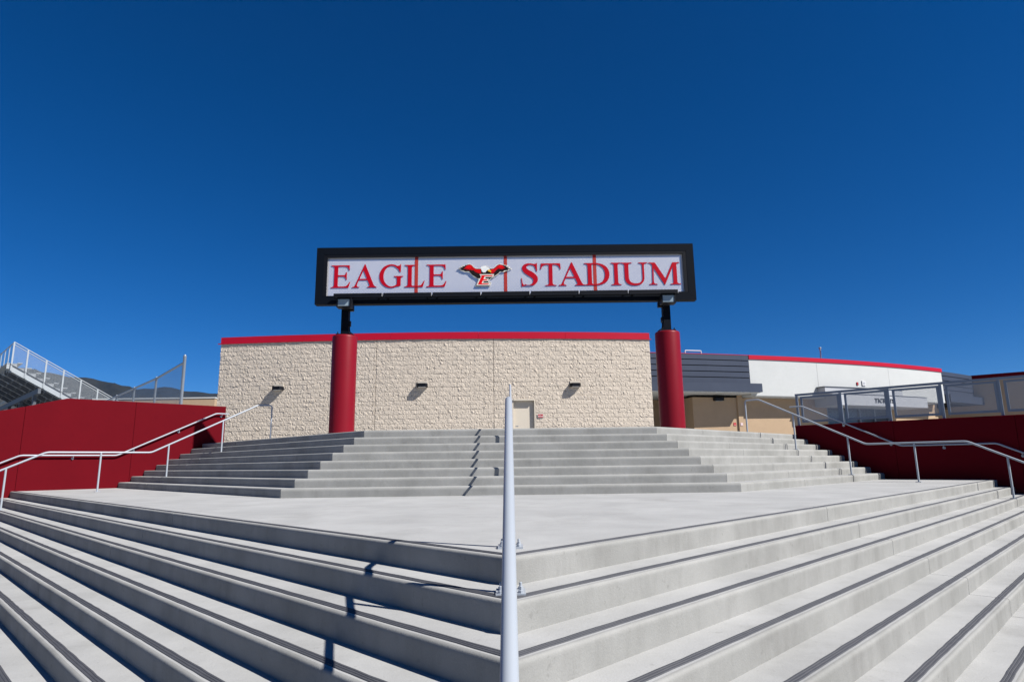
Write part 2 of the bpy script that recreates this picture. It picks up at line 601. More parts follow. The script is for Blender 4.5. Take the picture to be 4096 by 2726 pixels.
# middle landing: one slab from the first strip back under the upper flight
def lpt(s, z):
    p = LP(s, -.02, z)
    return (p.x, p.y)
def rpt(s, z):
    p = RP(s, -.02, z)
    return (p.x, p.y)
land = MB()
poly = [lpt(.32, 0), (X0, 3.711 + .32 * R2), rpt(.32, 0), rpt(3.2, 0), (4.6, 12.4), (-4.6, 12.4), lpt(3.2, 0)]
land.prism(poly, LAND - .3, LAND)
structure(part('landing', land, 'concrete'), 'broad pale concrete landing between the two flights')

upper = structure(thing('upper_stairs', 'upper flight of eight grey concrete steps with chamfered corners', None, (0, 11, LAND)))
T22 = math.tan(math.radians(22.5))
Y_TOP, C_TOP = 12.97, 10.0
for k in range(8):
    Yk, ck = Y_TOP - TREAD * k, C_TOP - TREAD * R2 * k
    Xk = Yk - ck
    z = TOP - RISE * k
    depth = .32 if k == 0 else TREAD + .03
    step_segment('step', upper, Vector((-Xk, Yk, 0)), Vector((1, 0, 0)), Vector((0, 1, 0)), z, GAP * .5, 2 * Xk - GAP * .5, T22, -T22, depth, k + 30)
    for side, (cx, dv, iv, wall, js) in enumerate(((-Xk, DL, NL, 28.5, (21.5, 25.0)), (Xk, DR, NR, 26.2, (18.64, 22.74)))):
        end = (wall - Xk - Yk) / R2 + .02
        cuts = [0.0] + [(j - Xk - Yk) / R2 for j in js] + [end]
        gp = (GAP * .5, .003, .008, 0)
        for i in range(3):
            a0 = cuts[i] + gp[i]
            a1 = cuts[i + 1] - gp[i + 1]
            step_segment('step', upper, Vector((cx, Yk, 0)), dv, iv, z, a0, a1, T22 if i == 0 else 0.0, 0.0, depth, k + 50 + side * 10)

# upper plaza behind the top nosing and round the outside of the flank walls
s_l = (C_TOP - 3.711) / R2 + .32
a = [(-(Y_TOP - C_TOP) + .32 * T22, Y_TOP + .32), ((Y_TOP - C_TOP) - .32 * T22, Y_TOP + .32)]
pl = MB()
def w2(fn, s, w):
    p = fn(s, w, 0)
    return (p.x, p.y)
poly = [w2(LP, s_l, -.02), a[0], a[1], w2(RP, s_l, -.02), w2(RP, 4.6, -.02), w2(RP, 4.6, -.27), w2(RP, -9, -.27), (60, -12), (90, 95), (-90, 95), (-60, -12),
        w2(LP, -9, -.27), w2(LP, 5.12, -.27), w2(LP, 5.12, -.02)]
pl.prism(poly, -.05, TOP - .001)
structure(part('upper_plaza', pl, 'concrete'), 'upper concrete plaza in front of the buildings')

# ------------------------------------------------------------------ red flank walls
def wall_panel(parent, fn, s0, s1, top, th, mat):
    """one cast panel; top(s) gives the height, small chamfer along the top"""
    ss = [s0 + .004] + [q for q in (.947,) if s0 < q < s1] + [s1 - .004]
    mb = MB()
    rings = []
    for s in ss:
        z = top(s)
        rings.append([fn(s, 0, -.05), fn(s, 0, z - .015), fn(s, -.015, z), fn(s, -th + .015, z), fn(s, -th, z - .015), fn(s, -th, -.05)])
    vs = [v for r_ in rings for v in r_]
    fs = []
    for i in range(len(ss) - 1):
        for j in range(6):
            fs.append((i * 6 + j, i * 6 + (j + 1) % 6, (i + 1) * 6 + (j + 1) % 6, (i + 1) * 6 + j))
    fs += [tuple(reversed(range(6))), tuple(range(len(vs) - 6, len(vs)))]
    mb.add(vs, fs)
    return part('wall_panel', mb, mat, parent)

lw = thing('flank_wall', 'sunlit dark red wall rising to a blunt peak beside the left steps', 'wall', LP(2, -.1, 0))
ltop = lambda s: LAND + (2.365 if s >= .947 else max(1.45, 2.365 - .303 * (.947 - s)))
for s0, s1 in ((-8, -4.9), (-4.9, -2.4), (-2.4, .084), (.084, 2.58), (2.58, 5.07)):
    wall_panel(lw, LP, s0, s1, ltop, .25, 'red_wall')
rw = thing('flank_wall', 'low maroon wall in shade carrying the grey mesh railing', 'wall', RP(2, -.1, 0))
rtop = lambda s: LAND + 1.465
for s0, s1 in ((-8, -5.5), (-5.5, -3.0), (-3.0, -.5), (-.5, 2.0), (2.0, 4.46)):
    wall_panel(rw, RP, s0, s1, rtop, .25, 'red_wall')

# ------------------------------------------------------------------ handrails
PIPE = .021
def bend(p, q, r, n=5, rad=.10):
    """round the corner at q between p and r"""
    p, q, r = Vector(p), Vector(q), Vector(r)
    a, b = q + (p - q).normalized() * rad, q + (r - q).normalized() * rad
    out = []
    for i in range(n + 1):
        t = i / n
        out.append(a * (1 - t) ** 2 + q * 2 * t * (1 - t) + b * t * t)
    return out
def rounded(pts, rad=.10):
    out = [Vector(pts[0])]
    for i in range(1, len(pts) - 1):
        out += bend(pts[i - 1], pts[i], pts[i + 1], rad=rad)
    return out + [Vector(pts[-1])]

def rail_post(parent, foot, top_z, mat='rail', ex=Vector((1, 0, 0)), plate=.075, bolts=True, r=PIPE * .95):
    foot = Vector(foot)
    p = part('post', MB().tube([foot, (foot.x, foot.y, top_z)], r, 14), mat, parent, True)
    ey = Vector((-ex.y, ex.x, 0))
    bp = part('base_plate', MB().box(foot + Vector((0, 0, .006)), (plate * 2, plate * 2, .012), ex, ey), mat, p)
    if bolts:
        for i in (-1, 1):
            for j in (-1, 1):
                c = foot + ex * i * plate * .68 + ey * j * plate * .68
                part('bolt', MB().lathe((c.x, c.y, c.z + .012), [(.014, 0), (.014, .012), (.008, .014), (.008, .032), (.003, .036)], 8), mat, p)
    return p

# centre rail, lower flight: from beyond the bottom step to a return on the landing
SL = RISE / (TREAD * R2)
crest_y, RZ = 3.86, LAND + .905
cr = thing('stair_handrail', 'thick pale handrail seen end on at the middle of the lower steps', 'handrail', (X0, 2.5, .5), 'handrails on the stairs')
pts = [(X0, .45, RZ - SL * (crest_y - .45)), (X0, crest_y, RZ), (X0, 4.15, RZ), (X0, 4.15, LAND + .012)]
part('rail', MB().tube(rounded(pts, .09), PIPE, 20), 'rail', cr, True)
def cpost(y, zf):
    rail_post(cr, (X0, y, zf), RZ - SL * max(0, crest_y - y) - .006, ex=Vector((1, 0, 0)), plate=.078)
ft = part('foot_plate', MB().box((X0, 4.15, LAND + .006), (.156, .156, .012)), 'rail', cr)
for i in (-1, 1):
    for j in (-1, 1):
        part('bolt', MB().lathe((X0 + i * .053, 4.15 + j * .053, LAND + .012), [(.014, 0), (.014, .012), (.008, .014), (.008, .032), (.003, .036)], 8), 'rail', ft)
cpost(3.52, LAND - RISE)
cpost(2.20, LAND - RISE * 4)
cpost(.95, 0)

# centre rail, upper flight
cu = thing('stair_handrail', 'thin far handrail climbing the middle of the upper steps', 'handrail', (.0, 11.5, LAND), 'handrails on the stairs')
UX = .006
ZU = TOP + .90
s_up = RISE / TREAD
y_crest = 13.05
y_foot = y_crest - (TOP - LAND) / s_up
pts = [(UX, 10.35, LAND), (UX, 10.35, LAND + .90), (UX, y_foot, LAND + .90), (UX, y_crest, ZU), (UX, 13.38, ZU), (UX, 13.38, TOP)]
part('rail', MB().tube(rounded(pts, .08), PIPE, 12), 'rail', cu, True)
for k, dy in ((2, .15), (6, .15)):
    y = Y_TOP - TREAD * k + dy
    rail_post(cu, (UX, y, TOP - RISE * k), ZU - s_up * (y_crest - y), plate=.06, bolts=False)

# free-standing side rails
def side_rail(fn, w, z1, s_c1, s_c2, s_t, s_end, label, posts, mat):
    root = thing('stair_handrail', label, 'handrail', fn(2, w, LAND), 'handrails on the stairs')
    z0 = LAND + z1
    zt = z0 + (s_t - s_c2) * RISE / TREAD
    lowz = lambda s: z0 - (s_c1 - s) * RISE / TREAD
    pts = [fn(-2.3, w, lowz(-2.3)), fn(s_c1, w, z0), fn(s_c2, w, z0), fn(s_t, w, zt), fn(s_end, w, zt), fn(s_end, w, TOP)]
    part('rail', MB().tube(rounded(pts, .07), PIPE, 14), mat, root, True)
    ex = (fn(1, w, 0) - fn(0, w, 0)).normalized()
    for s, zf in posts:
        zr = lowz(s) if s < s_c1 else (z0 if s < s_c2 else z0 + (s - s_c2) * RISE / TREAD)
        rail_post(root, fn(s, w, zf), zr - .004, mat, ex, .055, False)
    return root
side_rail(LP, 2.75, .897, .19, 2.30, 4.90, 5.28, 'white pipe handrail standing free beside the sunlit red wall',
          [(3.97, LAND + 5 * RISE), (2.685, LAND + RISE), (1.24, LAND), (-.485, LAND - 2 * RISE), (-1.75, LAND - 6 * RISE)], 'rail')
side_rail(RP, 2.2, .85, .11, 2.055, 4.50, 4.86, 'grey pipe handrail standing free beside the shaded maroon wall',
          [(3.645, LAND + 5 * RISE), (2.43, LAND + RISE), (1.08, LAND), (-.535, LAND - 2 * RISE), (-1.75, LAND - 6 * RISE)], 'rail')

# wall-mounted rails
def wall_rail(fn, z1, s_c1, s_c2, s_t, s_end, z_t, label, brackets, mat):
    root = thing('wall_handrail', label, 'handrail', fn(2, .08, LAND), 'handrails on the walls')
    z0 = LAND + z1
    slope = (z_t - z1) / (s_t - s_c2)
    pts = [fn(-2.6, .08, z0 - (s_c1 + 2.6) * slope), fn(s_c1, .08, z0), fn(s_c2, .08, z0), fn(s_t, .08, LAND + z_t), fn(s_end, .08, LAND + z_t)]
    part('rail', MB().tube(rounded(pts, .07), PIPE, 12), mat, root, True)
    n = (fn(0, 1, 0) - fn(0, 0, 0)).normalized()
    for s in brackets:
        z = z0 - (s_c1 - s) * slope if s < s_c1 else (z0 if s < s_c2 else min(LAND + z_t, z0 + (s - s_c2) * slope))
        b = part('bracket', MB().tube([fn(s, .002, z - .075), fn(s, .06, z - .075), fn(s, .08, z - .055), fn(s, .08, z - .012)], .008, 8), mat, root, True)
        d = MB()
        q = fn(s, 0, z - .075)
        d.tube([q + n * .001, q + n * .012], .034, 12)
        part('rosette', d, mat, b)
wall_rail(LP, .875, .09, 2.215, 4.76, 5.13, 2.13, 'white pipe handrail bracketed to the sunlit red wall', (1.21, 2.61, 3.75, 4.93, -.9), 'rail')
wall_rail(RP, .828, -.10, 1.86, 4.19, 4.53, 1.99, 'grey pipe handrail bracketed to the shaded maroon wall', (.95, 2.09, 3.17, -.54), 'rail')

# ------------------------------------------------------------------ mesh railing on the right wall
mr = thing('mesh_railing', 'grey steel guard railing with mesh infill panels on the maroon wall', 'railing', RP(2, -.12, LAND + 1.465))
ex = (RP(1, 0, 0) - RP(0, 0, 0)).normalized()
ey = Vector((-ex.y, ex.x, 0))
zt, zb = LAND + 2.335, LAND + 1.465
tr = MB()
tr.box((RP(4.42, -.12, zt) + RP(-8, -.12, zt)) / 2, (12.42, .06, .06), ex, ey)
part('top_rail', tr, 'railing', mr)
stations = [4.385 - 1.167 * i for i in range(11)]
for i, s in enumerate(stations):
    part('post', MB().box(RP(s, -.12, (zt + zb) / 2 - .017), (.055, .055, zt - zb - .038), ex, ey), 'railing', mr)
    if i < len(stations) - 1:
        a, b = s - .10, stations[i + 1] + .032
        z0, z1 = LAND + 1.545, LAND + 2.285
        f = MB()
        w = .055
        f.box(RP(a - w / 2, -.12, (z0 + z1) / 2), (w, .035, z1 - z0), ex, ey)
        f.box(RP(b + w / 2, -.12, (z0 + z1) / 2), (w, .035, z1 - z0), ex, ey)
        f.box(RP((a + b) / 2, -.12, z0 + w / 2), (a - b - 2 * w - .002, .035, w), ex, ey)
        f.box(RP((a + b) / 2, -.12, z1 - w / 2), (a - b - 2 * w - .002, .035, w), ex, ey)
        fr = part('panel_frame', f, 'railing', mr)
        ms = MB()
        ms.quad_uv(RP(a - w, -.12, z0 + w), RP(b + w, -.12, z0 + w), RP(b + w, -.12, z1 - w), RP(a - w, -.12, z1 - w))
        part('mesh_infill', ms, 'mesh', fr)

# ------------------------------------------------------------------ centre building: split-face block wall on a gentle arc
RW = 70.4
TH0, TH1 = -7.74, 8.66
bb = thing('block_building', 'curved tan split face block building with red coping behind the sign', 'building', PO(0, RW - 3, TOP))
def arc_solid(th0, th1, Ro, Ri, z0, z1, n=24, mb=None):
    """solid band of arc; Ro faces the camera"""
    mb = mb or MB()
    vs, fs = [], []
    for i in range(n + 1):
        t = th0 + (th1 - th0) * i / n
        vs += [PO(t, Ro, z0), PO(t, Ro, z1), PO(t, Ri, z1), PO(t, Ri, z0)]
    for i in range(n):
        for j in range(4):
            fs.append((i * 4 + j, (i + 1) * 4 + j, (i + 1) * 4 + (j + 1) % 4, i * 4 + (j + 1) % 4))
    fs += [(0, 1, 2, 3), (n * 4 + 3, n * 4 + 2, n * 4 + 1, n * 4)]
    return mb.add(vs, fs)
DOOR0, DOOR1, DOORZ = 3.33, 4.19, 4.43
core = MB()
arc_solid(TH0 + .02, DOOR0, RW - .012, RW - 6, TOP, 7.25, 12, core)
arc_solid(DOOR1, TH1 - .02, RW - .012, RW - 6, TOP, 7.25, 8, core)
arc_solid(DOOR0, DOOR1, RW - .012, RW - 6, DOORZ, 7.25, 2, core)
arc_solid(DOOR0, DOOR1, RW - .35, RW - 6, TOP, DOORZ, 2, core)
part('wall_core', core, 'mortar', bb)
# blocks
BW, BH = .4064, .2032
DEG = math.degrees(1 / RW)
def block_mesh(seed, w, h):
    rr = random.Random(seed)
    nx, nz = 8, 4
    j = .003
    tilt = rr.uniform(-.012, .012)
    tilt2 = rr.uniform(-.008, .008)
    base = rr.uniform(.012, .028)
    grid = []
    for b in range(nz + 1):
        row = []
        for a_ in range(nx + 1):
            u, v = a_ / nx, b / nz
            edge = a_ in (0, nx) or b in (0, nz)
            d = base + tilt * (u - .5) + tilt2 * (v - .5)
            d += rr.uniform(-.0070, .0070) * (1.0 if not edge else .5) - (.005 if edge else 0)
            if rr.random() < .10:
                d += rr.choice((-.017, .016))
            du = rr.uniform(-.3, .3) / nx * (0 if a_ in (0, nx) else 1)
            dv = rr.uniform(-.3, .3) / nz * (0 if b in (0, nz) else 1)
            row.append(((u + du - .5) * (w - 2 * j), -max(.001, d), (v + dv) * (h - 2 * j) + j))
        grid.append(row)
    vs = [p for r_ in grid for p in r_]
    fs = []
    W1 = nx + 1
    for b in range(nz):
        for a_ in range(nx):
            q = b * W1 + a_
            if rr.random() < .5:
                fs += [(q, q + 1, q + W1 + 1), (q, q + W1 + 1, q + W1)]
            else:
                fs += [(q, q + 1, q + W1), (q + 1, q + W1 + 1, q + W1)]
    ring = [i for i in range(W1)] + [b * W1 + nx for b in range(1, nz + 1)] + [nz * W1 + a_ for a_ in range(nx - 1, -1, -1)] + [b * W1 for b in range(nz - 1, 0, -1)]
    o = len(vs)
    vs += [(vs[i][0], .02, vs[i][2]) for i in ring]
    n = len(ring)
    for i in range(n):
        fs.append((ring[i], o + i, o + (i + 1) % n, ring[(i + 1) % n]))
    return MB().add(vs, fs)
protos = []
for i in range(16):
    me = make_mesh('block', block_mesh(i, BW, BH), (0, 0, 0), 'block')
    protos.append(me)
cells = []
ncourse = 25
arc_len = math.radians(TH1 - TH0) * RW
JT = [math.radians(-1.69 - TH0) * RW, math.radians(2.66 - TH0) * RW]     # control joints, arc metres from the left end
for c in range(ncourse):
    z = 7.245 - BH * (c + 1)
    a = 0.0
    stops = sorted(JT + [arc_len])
    first = True
    for st_i, stp in enumerate(stops):
        a = 0.0 if st_i == 0 else stops[st_i - 1] + .009
        if st_i < len(stops) - 1:
            stp -= .009
        odd = c % 2
        if odd:
            w = BW / 2
            cells.append((a, a + w, z, c))
            a += w
        while a < stp - .05:
            w = min(BW, stp - a)
            if stp - (a + w) < .08:
                w = stp - a
            cells.append((a, a + w, z, c))
            a += w
d0, d1 = math.radians(DOOR0 - TH0) * RW, math.radians(DOOR1 - TH0) * RW
keep = []
for (a0, a1, z, c) in cells:
    if z + BH * .5 < DOORZ and a1 > d0 + .01 and a0 < d1 - .01:
        if a0 < d0 - .06:
            keep.append((a0, d0 - .002, z, c))
        if a1 > d1 + .06:
            keep.append((d1 + .002, a1, z, c))
        continue
    keep.append((a0, a1, z, c))
single, rest = [], []
cand = [q for q in keep if abs((q[1] - q[0]) - BW) < .003 and 3.35 < q[2] < 7.1]
cand.sort(key=lambda q: abs((q[0] + q[1]) / 2 - math.radians(2.3 - TH0) * RW) + abs(q[2] - 5.2) * 1.4)
chosen = set(cand[:298])
rr = random.Random(11)
field = MB()
for q in keep:
    a0, a1, z, c = q
    th = TH0 + math.degrees((a0 + a1) / 2 / RW)
    p = PO(th, RW, z)
    rot = math.radians(th)
    if q in chosen:
        me = rr.choice(protos)
        o = bpy.data.objects.new('block', me)
        link(o, bb, p)
        o.rotation_euler = (0, 0, rot)
        if rr.random() < .5:                 # flip half of them for variety
            o.rotation_euler = (0, math.pi, rot)
            o.location = o.location + Vector((0, 0, BH))
    else:
        bm_ = block_mesh(rr.randrange(10 ** 6), a1 - a0, BH)
        cs, sn = math.cos(rot), math.sin(rot)
        field.add([(p.x + x * cs - y * sn, p.y + x * sn + y * cs, p.z + zz) for x, y, zz in bm_.v], bm_.f)
fo = part('block_field', field, 'block', bb)
fo['kind'] = 'stuff'
# control joint sealant lines
for t in (-1.69, 2.66):
    part('control_joint', MB().box(PO(t, RW - .004, (TOP + 7.24) / 2), (.030, .012, 7.24 - TOP - .01), (math.cos(math.radians(t)), math.sin(math.radians(t)), 0), (-math.sin(math.radians(t)), math.cos(math.radians(t)), 0)), 'sealant', bb)
# coping: lengths butted end to end, drip lip below
for i in range(5):
    t0, t1 = TH0 + (TH1 - TH0) * i / 5, TH0 + (TH1 - TH0) * (i + 1) / 5
    cp = MB()
    arc_solid(t0 + .003, t1 - .003, RW + .05, RW - 6, 7.252, 7.535, 8, cp)
    co = part('coping', cp, 'red_metal', bb)
    lp = MB()
    arc_solid(t0 - (.10 if i == 0 else -.003), t1 + (.06 if i == 4 else -.003), RW + .075, RW + .005, 7.215, 7.250, 8, lp)
    part('drip_lip', lp, 'red_metal', co)
# door
dm = (DOOR0 + DOOR1) / 2
dt = math.radians(dm)
dex, dey = Vector((math.cos(dt), math.sin(dt), 0)), Vector((-math.sin(dt), math.cos(dt), 0))
dw = math.radians(DOOR1 - DOOR0) * RW
c0 = PO(dm, RW, 0)
door = part('door', MB().box(Vector((c0.x, c0.y, (TOP + DOORZ - .06) / 2)) + dey * .14, (dw - .12, .05, DOORZ - TOP - .07), dex, dey), 'door', bb)
fr = MB()
fr.box(Vector((c0.x, c0.y, (TOP + DOORZ) / 2)) - dex * (dw / 2 - .03) + dey * .06, (.055, .17, DOORZ - TOP - .004), dex, dey)
fr.box(Vector((c0.x, c0.y, (TOP + DOORZ) / 2)) + dex * (dw / 2 - .03) + dey * .06, (.055, .17, DOORZ - TOP - .004), dex, dey)
fr.box(Vector((c0.x, c0.y, DOORZ - .035)) + dey * .03, (dw - .118, .23, .06), dex, dey)
part('door_frame', fr, 'door', door)
part('handle', MB().tube([Vector((c0.x, c0.y, TOP + .95)) - dex * (dw / 2 - .16) + dey * .11, Vector((c0.x, c0.y, TOP + .95)) - dex * (dw / 2 - .28) + dey * .11], .012, 8), 'galv', door)

def wall_plate(name, th, R, z0, z1, w, mat, label, cat, bands=None, group=None):
    t = math.radians(th)
    ex_, ey_ = Vector((math.cos(t), math.sin(t), 0)), Vector((-math.sin(t), math.cos(t), 0))
    c = PO(th, R, (z0 + z1) / 2)
    root = part(name, MB().box(c, (w, .02, z1 - z0), ex_, ey_), mat)
    tag(root, label, cat, group)
    for (f0, f1, g0, g1, m) in bands or ():
        q = c + ex_ * w * ((f0 + f1) / 2 - .5) - ey_ * .012 + Vector((0, 0, (z1 - z0) * ((g0 + g1) / 2 - .5)))
        part('printed_band', MB().box(q, (w * (f1 - f0), .004, (z1 - z0) * (g1 - g0)), ex_, ey_), m, root)
    return root
wall_plate('door_sign', 4.37, RW + .045, 3.587, 3.751, .245, 'white', 'small red and white plate right of the tan door', 'sign',
           [(.05, .95, .50, .93, 'sign_red'), (.3, .7, .66, .80, 'sign_pink'), (.05, .95, .08, .32, 'sign_red')])

def wall_light(th, z, label):
    t = math.radians(th)
    ex_, ey_ = Vector((math.cos(t), math.sin(t), 0)), Vector((-math.sin(t), math.cos(t), 0))
    root = thing('wall_light', label, 'wall light', PO(th, RW + .03, z), 'lights on the block wall')
    c = PO(th, RW + .02, z)
    def prism(poly, z0, z1):
        return MB().prism([((c + ex_ * a_ - ey_ * b_).x, (c + ex_ * a_ - ey_ * b_).y) for a_, b_ in poly], z0, z1)
    hw = .24
    part('housing', prism([(-hw, 0), (-hw, .20), (-hw + .08, .31), (hw - .08, .31), (hw, .20), (hw, 0)][::-1], z + .02, z + .175), 'black', root)
    part('lens', prism([(-hw + .07, .05), (-hw + .07, .22), (-hw + .10, .285), (hw - .10, .285), (hw - .07, .22), (hw - .07, .05)][::-1], z + .004, z + .019), 'white', root)
    part('back_plate', MB().box(c + Vector((0, 0, .15)) - ey_ * .015, (.44, .05, .29), ex_, ey_), 'door', root)
for th, z, lab in ((-5.33, 4.97, 'black wall light left of the left red column'), (.04, 4.985, 'black wall light between the left column and the control joint'),
                   (5.68, 4.955, 'black wall light up and right of the tan door')):
    wall_light(th, z, lab)

# ------------------------------------------------------------------ sign columns
KS = 1.10                                     # the sign stands this much deeper and larger than first measured
def deepen(root):
    root.location = Vector((0, 0, EYE)) + (root.location - Vector((0, 0, EYE))) * KS
    root.scale = (KS, KS, KS)
SHAFT0 = EYE + (TOP - EYE) / KS
def sign_column(cx, cy, label, side):
    root = thing('sign_column', label, 'column', (cx, cy, TOP), 'columns carrying the sign')
    zc = 4.735
    part('shaft', MB().lathe((cx, cy, 0), [(.302, SHAFT0), (.302, zc - .05), (.297, zc - .025), (.282, zc - .006), (.262, zc)], 72), 'red_column', root, True)
    bp = part('base_plate', MB().box((cx, cy, zc + .016), (.36, .36, .03)), 'black', root)
    for i in (-1, 1):
        for j in (-1, 1):
            part('bolt', MB().lathe((cx + i * .145, cy + j * .145, zc + .031), [(.02, 0), (.02, .02), (.011, .022), (.011, .055)], 8), 'black', bp)
    part('post', MB().box((cx, cy, (zc + .031 + 5.47) / 2), (.178, .178, 5.47 - zc - .033)), 'frame_dark', root)
    # junction box and flexible conduit on the inner face of the post
    jx = cx - side * .115
    jb = part('junction_box', MB().box((jx, cy - .03, 5.04), (.05, .09, .13)), 'black', root)
    part('conduit', MB().tube([(jx, cy - .03, 4.974), (jx, cy - .03, 4.90), (jx - side * .02, cy - .05, 4.82), (jx - side * .10, cy - .06, 4.765), (jx - side * .13, cy - .05, 4.742)], .013, 8), 'black', jb, True)
    part('mount_bracket', MB().box((cx - side * .13, cy - .06, 5.42), (.16, .10, .13)), 'black', root)
    part('arm', MB().box((cx - side * .03, cy - .27, 5.40), (.12, .36, .07)), 'black', root)
    deepen(root)
    return root
sign_column(-4.08, 15.42, 'round dark red column under the left end of the sign', -1)
sign_column(3.93, 15.42, 'round dark red column under the right end of the sign', 1)

def flood_light(cx, label):
    root = thing('flood_light', label, 'flood light', (cx, 14.9, 5.3), 'flood lights under the sign')
    y0 = 14.80
    part('housing', MB().box((cx, y0 + .11, 5.435), (.345, .20, .225)), 'black', root)
    rim = MB()
    rim.box((cx, y0 - .005, 5.535), (.345, .03, .028))
    rim.box((cx, y0 - .005, 5.335), (.345, .03, .028))
    rim.box((cx - .158, y0 - .005, 5.435), (.03, .03, .170))
    rim.box((cx + .158, y0 - .005, 5.435), (.03, .03, .170))
    part('rim', rim, 'black', root)
    part('lens', MB().box((cx, y0 + .004, 5.435), (.284, .010, .168)), 'glass_pale', root)
    part('visor', MB().box((cx, y0 - .03, 5.557), (.36, .13, .012)), 'black', root)
    deepen(root)
flood_light(-3.977, 'boxy black flood light under the left end of the sign')
flood_light(3.855, 'boxy black flood light under the right end of the sign')

# ------------------------------------------------------------------ the sign
sg = thing('stadium_sign', 'long black framed sign with red serif lettering on perforated panels', 'sign', (-.07, 15.2, 5.47))
X1, X2, Z1, Z2, YF, YB = -4.775, 4.625, 5.472, 6.93, 15.10, 15.29
FW = .185
def frame_bar(pts4, y0, y1, mat, name='frame_bar'):
    mb = MB()
    vs = [(x, y0, z) for x, z in pts4] + [(x, y1, z) for x, z in pts4]
    mb.add(vs, [(0, 1, 2, 3), (7, 6, 5, 4), (0, 4, 5, 1), (1, 5, 6, 2), (2, 6, 7, 3), (3, 7, 4, 0)])
    return part(name, mb, mat, sg)
xi1, xi2, zi1, zi2 = X1 + FW, X2 - FW, Z1 + .205, Z2 - FW
g_ = .0015
frame_bar([(X1 + g_, Z1), (X2 - g_, Z1), (xi2 - g_, zi1), (xi1 + g_, zi1)], YF, YB, 'frame_dark')
frame_bar([(xi1 + g_, zi2), (xi2 - g_, zi2), (X2 - g_, Z2), (X1 + g_, Z2)], YF, YB, 'frame_dark')
frame_bar([(X1, Z1 + g_), (xi1, zi1 + g_), (xi1, zi2 - g_), (X1, Z2 - g_)], YF, YB, 'frame_dark')
frame_bar([(xi2, zi1 + g_), (X2, Z1 + g_), (X2, Z2 - g_), (xi2, zi2 - g_)], YF, YB, 'frame_dark')
# inner trim
px1, px2, pz1, pz2 = -4.507, 4.352, 5.690, 6.672
YT = 15.105
tw = .004
for pts4 in ([(xi1 + tw, zi1 + .001), (xi2 - tw, zi1 + .001), (px2, pz1), (px1, pz1)], [(px1, pz2), (px2, pz2), (xi2 - tw, zi2 - .001), (xi1 + tw, zi2 - .001)],
             [(xi1 + .001, zi1 + tw), (px1 - .001, pz1 + tw), (px1 - .001, pz2 - tw), (xi1 + .001, zi2 - tw)], [(px2 + .001, pz1 + tw), (xi2 - .001, zi1 + tw), (xi2 - .001, zi2 - tw), (px2 + .001, pz2 - tw)]):
    frame_bar(pts4, YT, YB - .004, 'black', 'inner_trim')
YP = 15.148
mull = (-2.292, -.074, 2.152)
edges = [px1 - .03] + list(mull) + [px2 + .03]
for i in range(4):
    a, b = edges[i] + (.0 if i == 0 else .012), edges[i + 1] - (0 if i == 3 else .012)
    q = MB()
    q.quad_uv((a, YP, pz1 - .03), (b, YP, pz1 - .03), (b, YP, pz2 + .03), (a, YP, pz2 + .03))
    part('perforated_panel', q, 'perf', sg)
for x in mull:
    part('mullion', MB().box((x, YP + .02, (pz1 + pz2) / 2), (.082, .05, pz2 - pz1 + .06)), 'mullion', sg)
# light bars along the lower edge
for i in range(7):
    L_ = (4.13 + 4.27) / 7
    a, b = -4.27 + L_ * i + (.012 if i else 0), -4.27 + L_ * (i + 1) - (.012 if i < 6 else 0)
    lb = part('light_bar', MB().box(((a + b) / 2, 14.985, 5.648), (b - a, .10, .105)), 'black', sg)
    for x in (a + .10, b - .10):
        part('bracket', MB().box((x, 15.066, 5.60), (.03, .062, .03)), 'black', lb)
    cl = MB()
    cl.box((b - .004 if i < 6 else b + .005, 14.93, 5.655), (.008, .012, .085))
    part('clip', cl, 'white', lb)

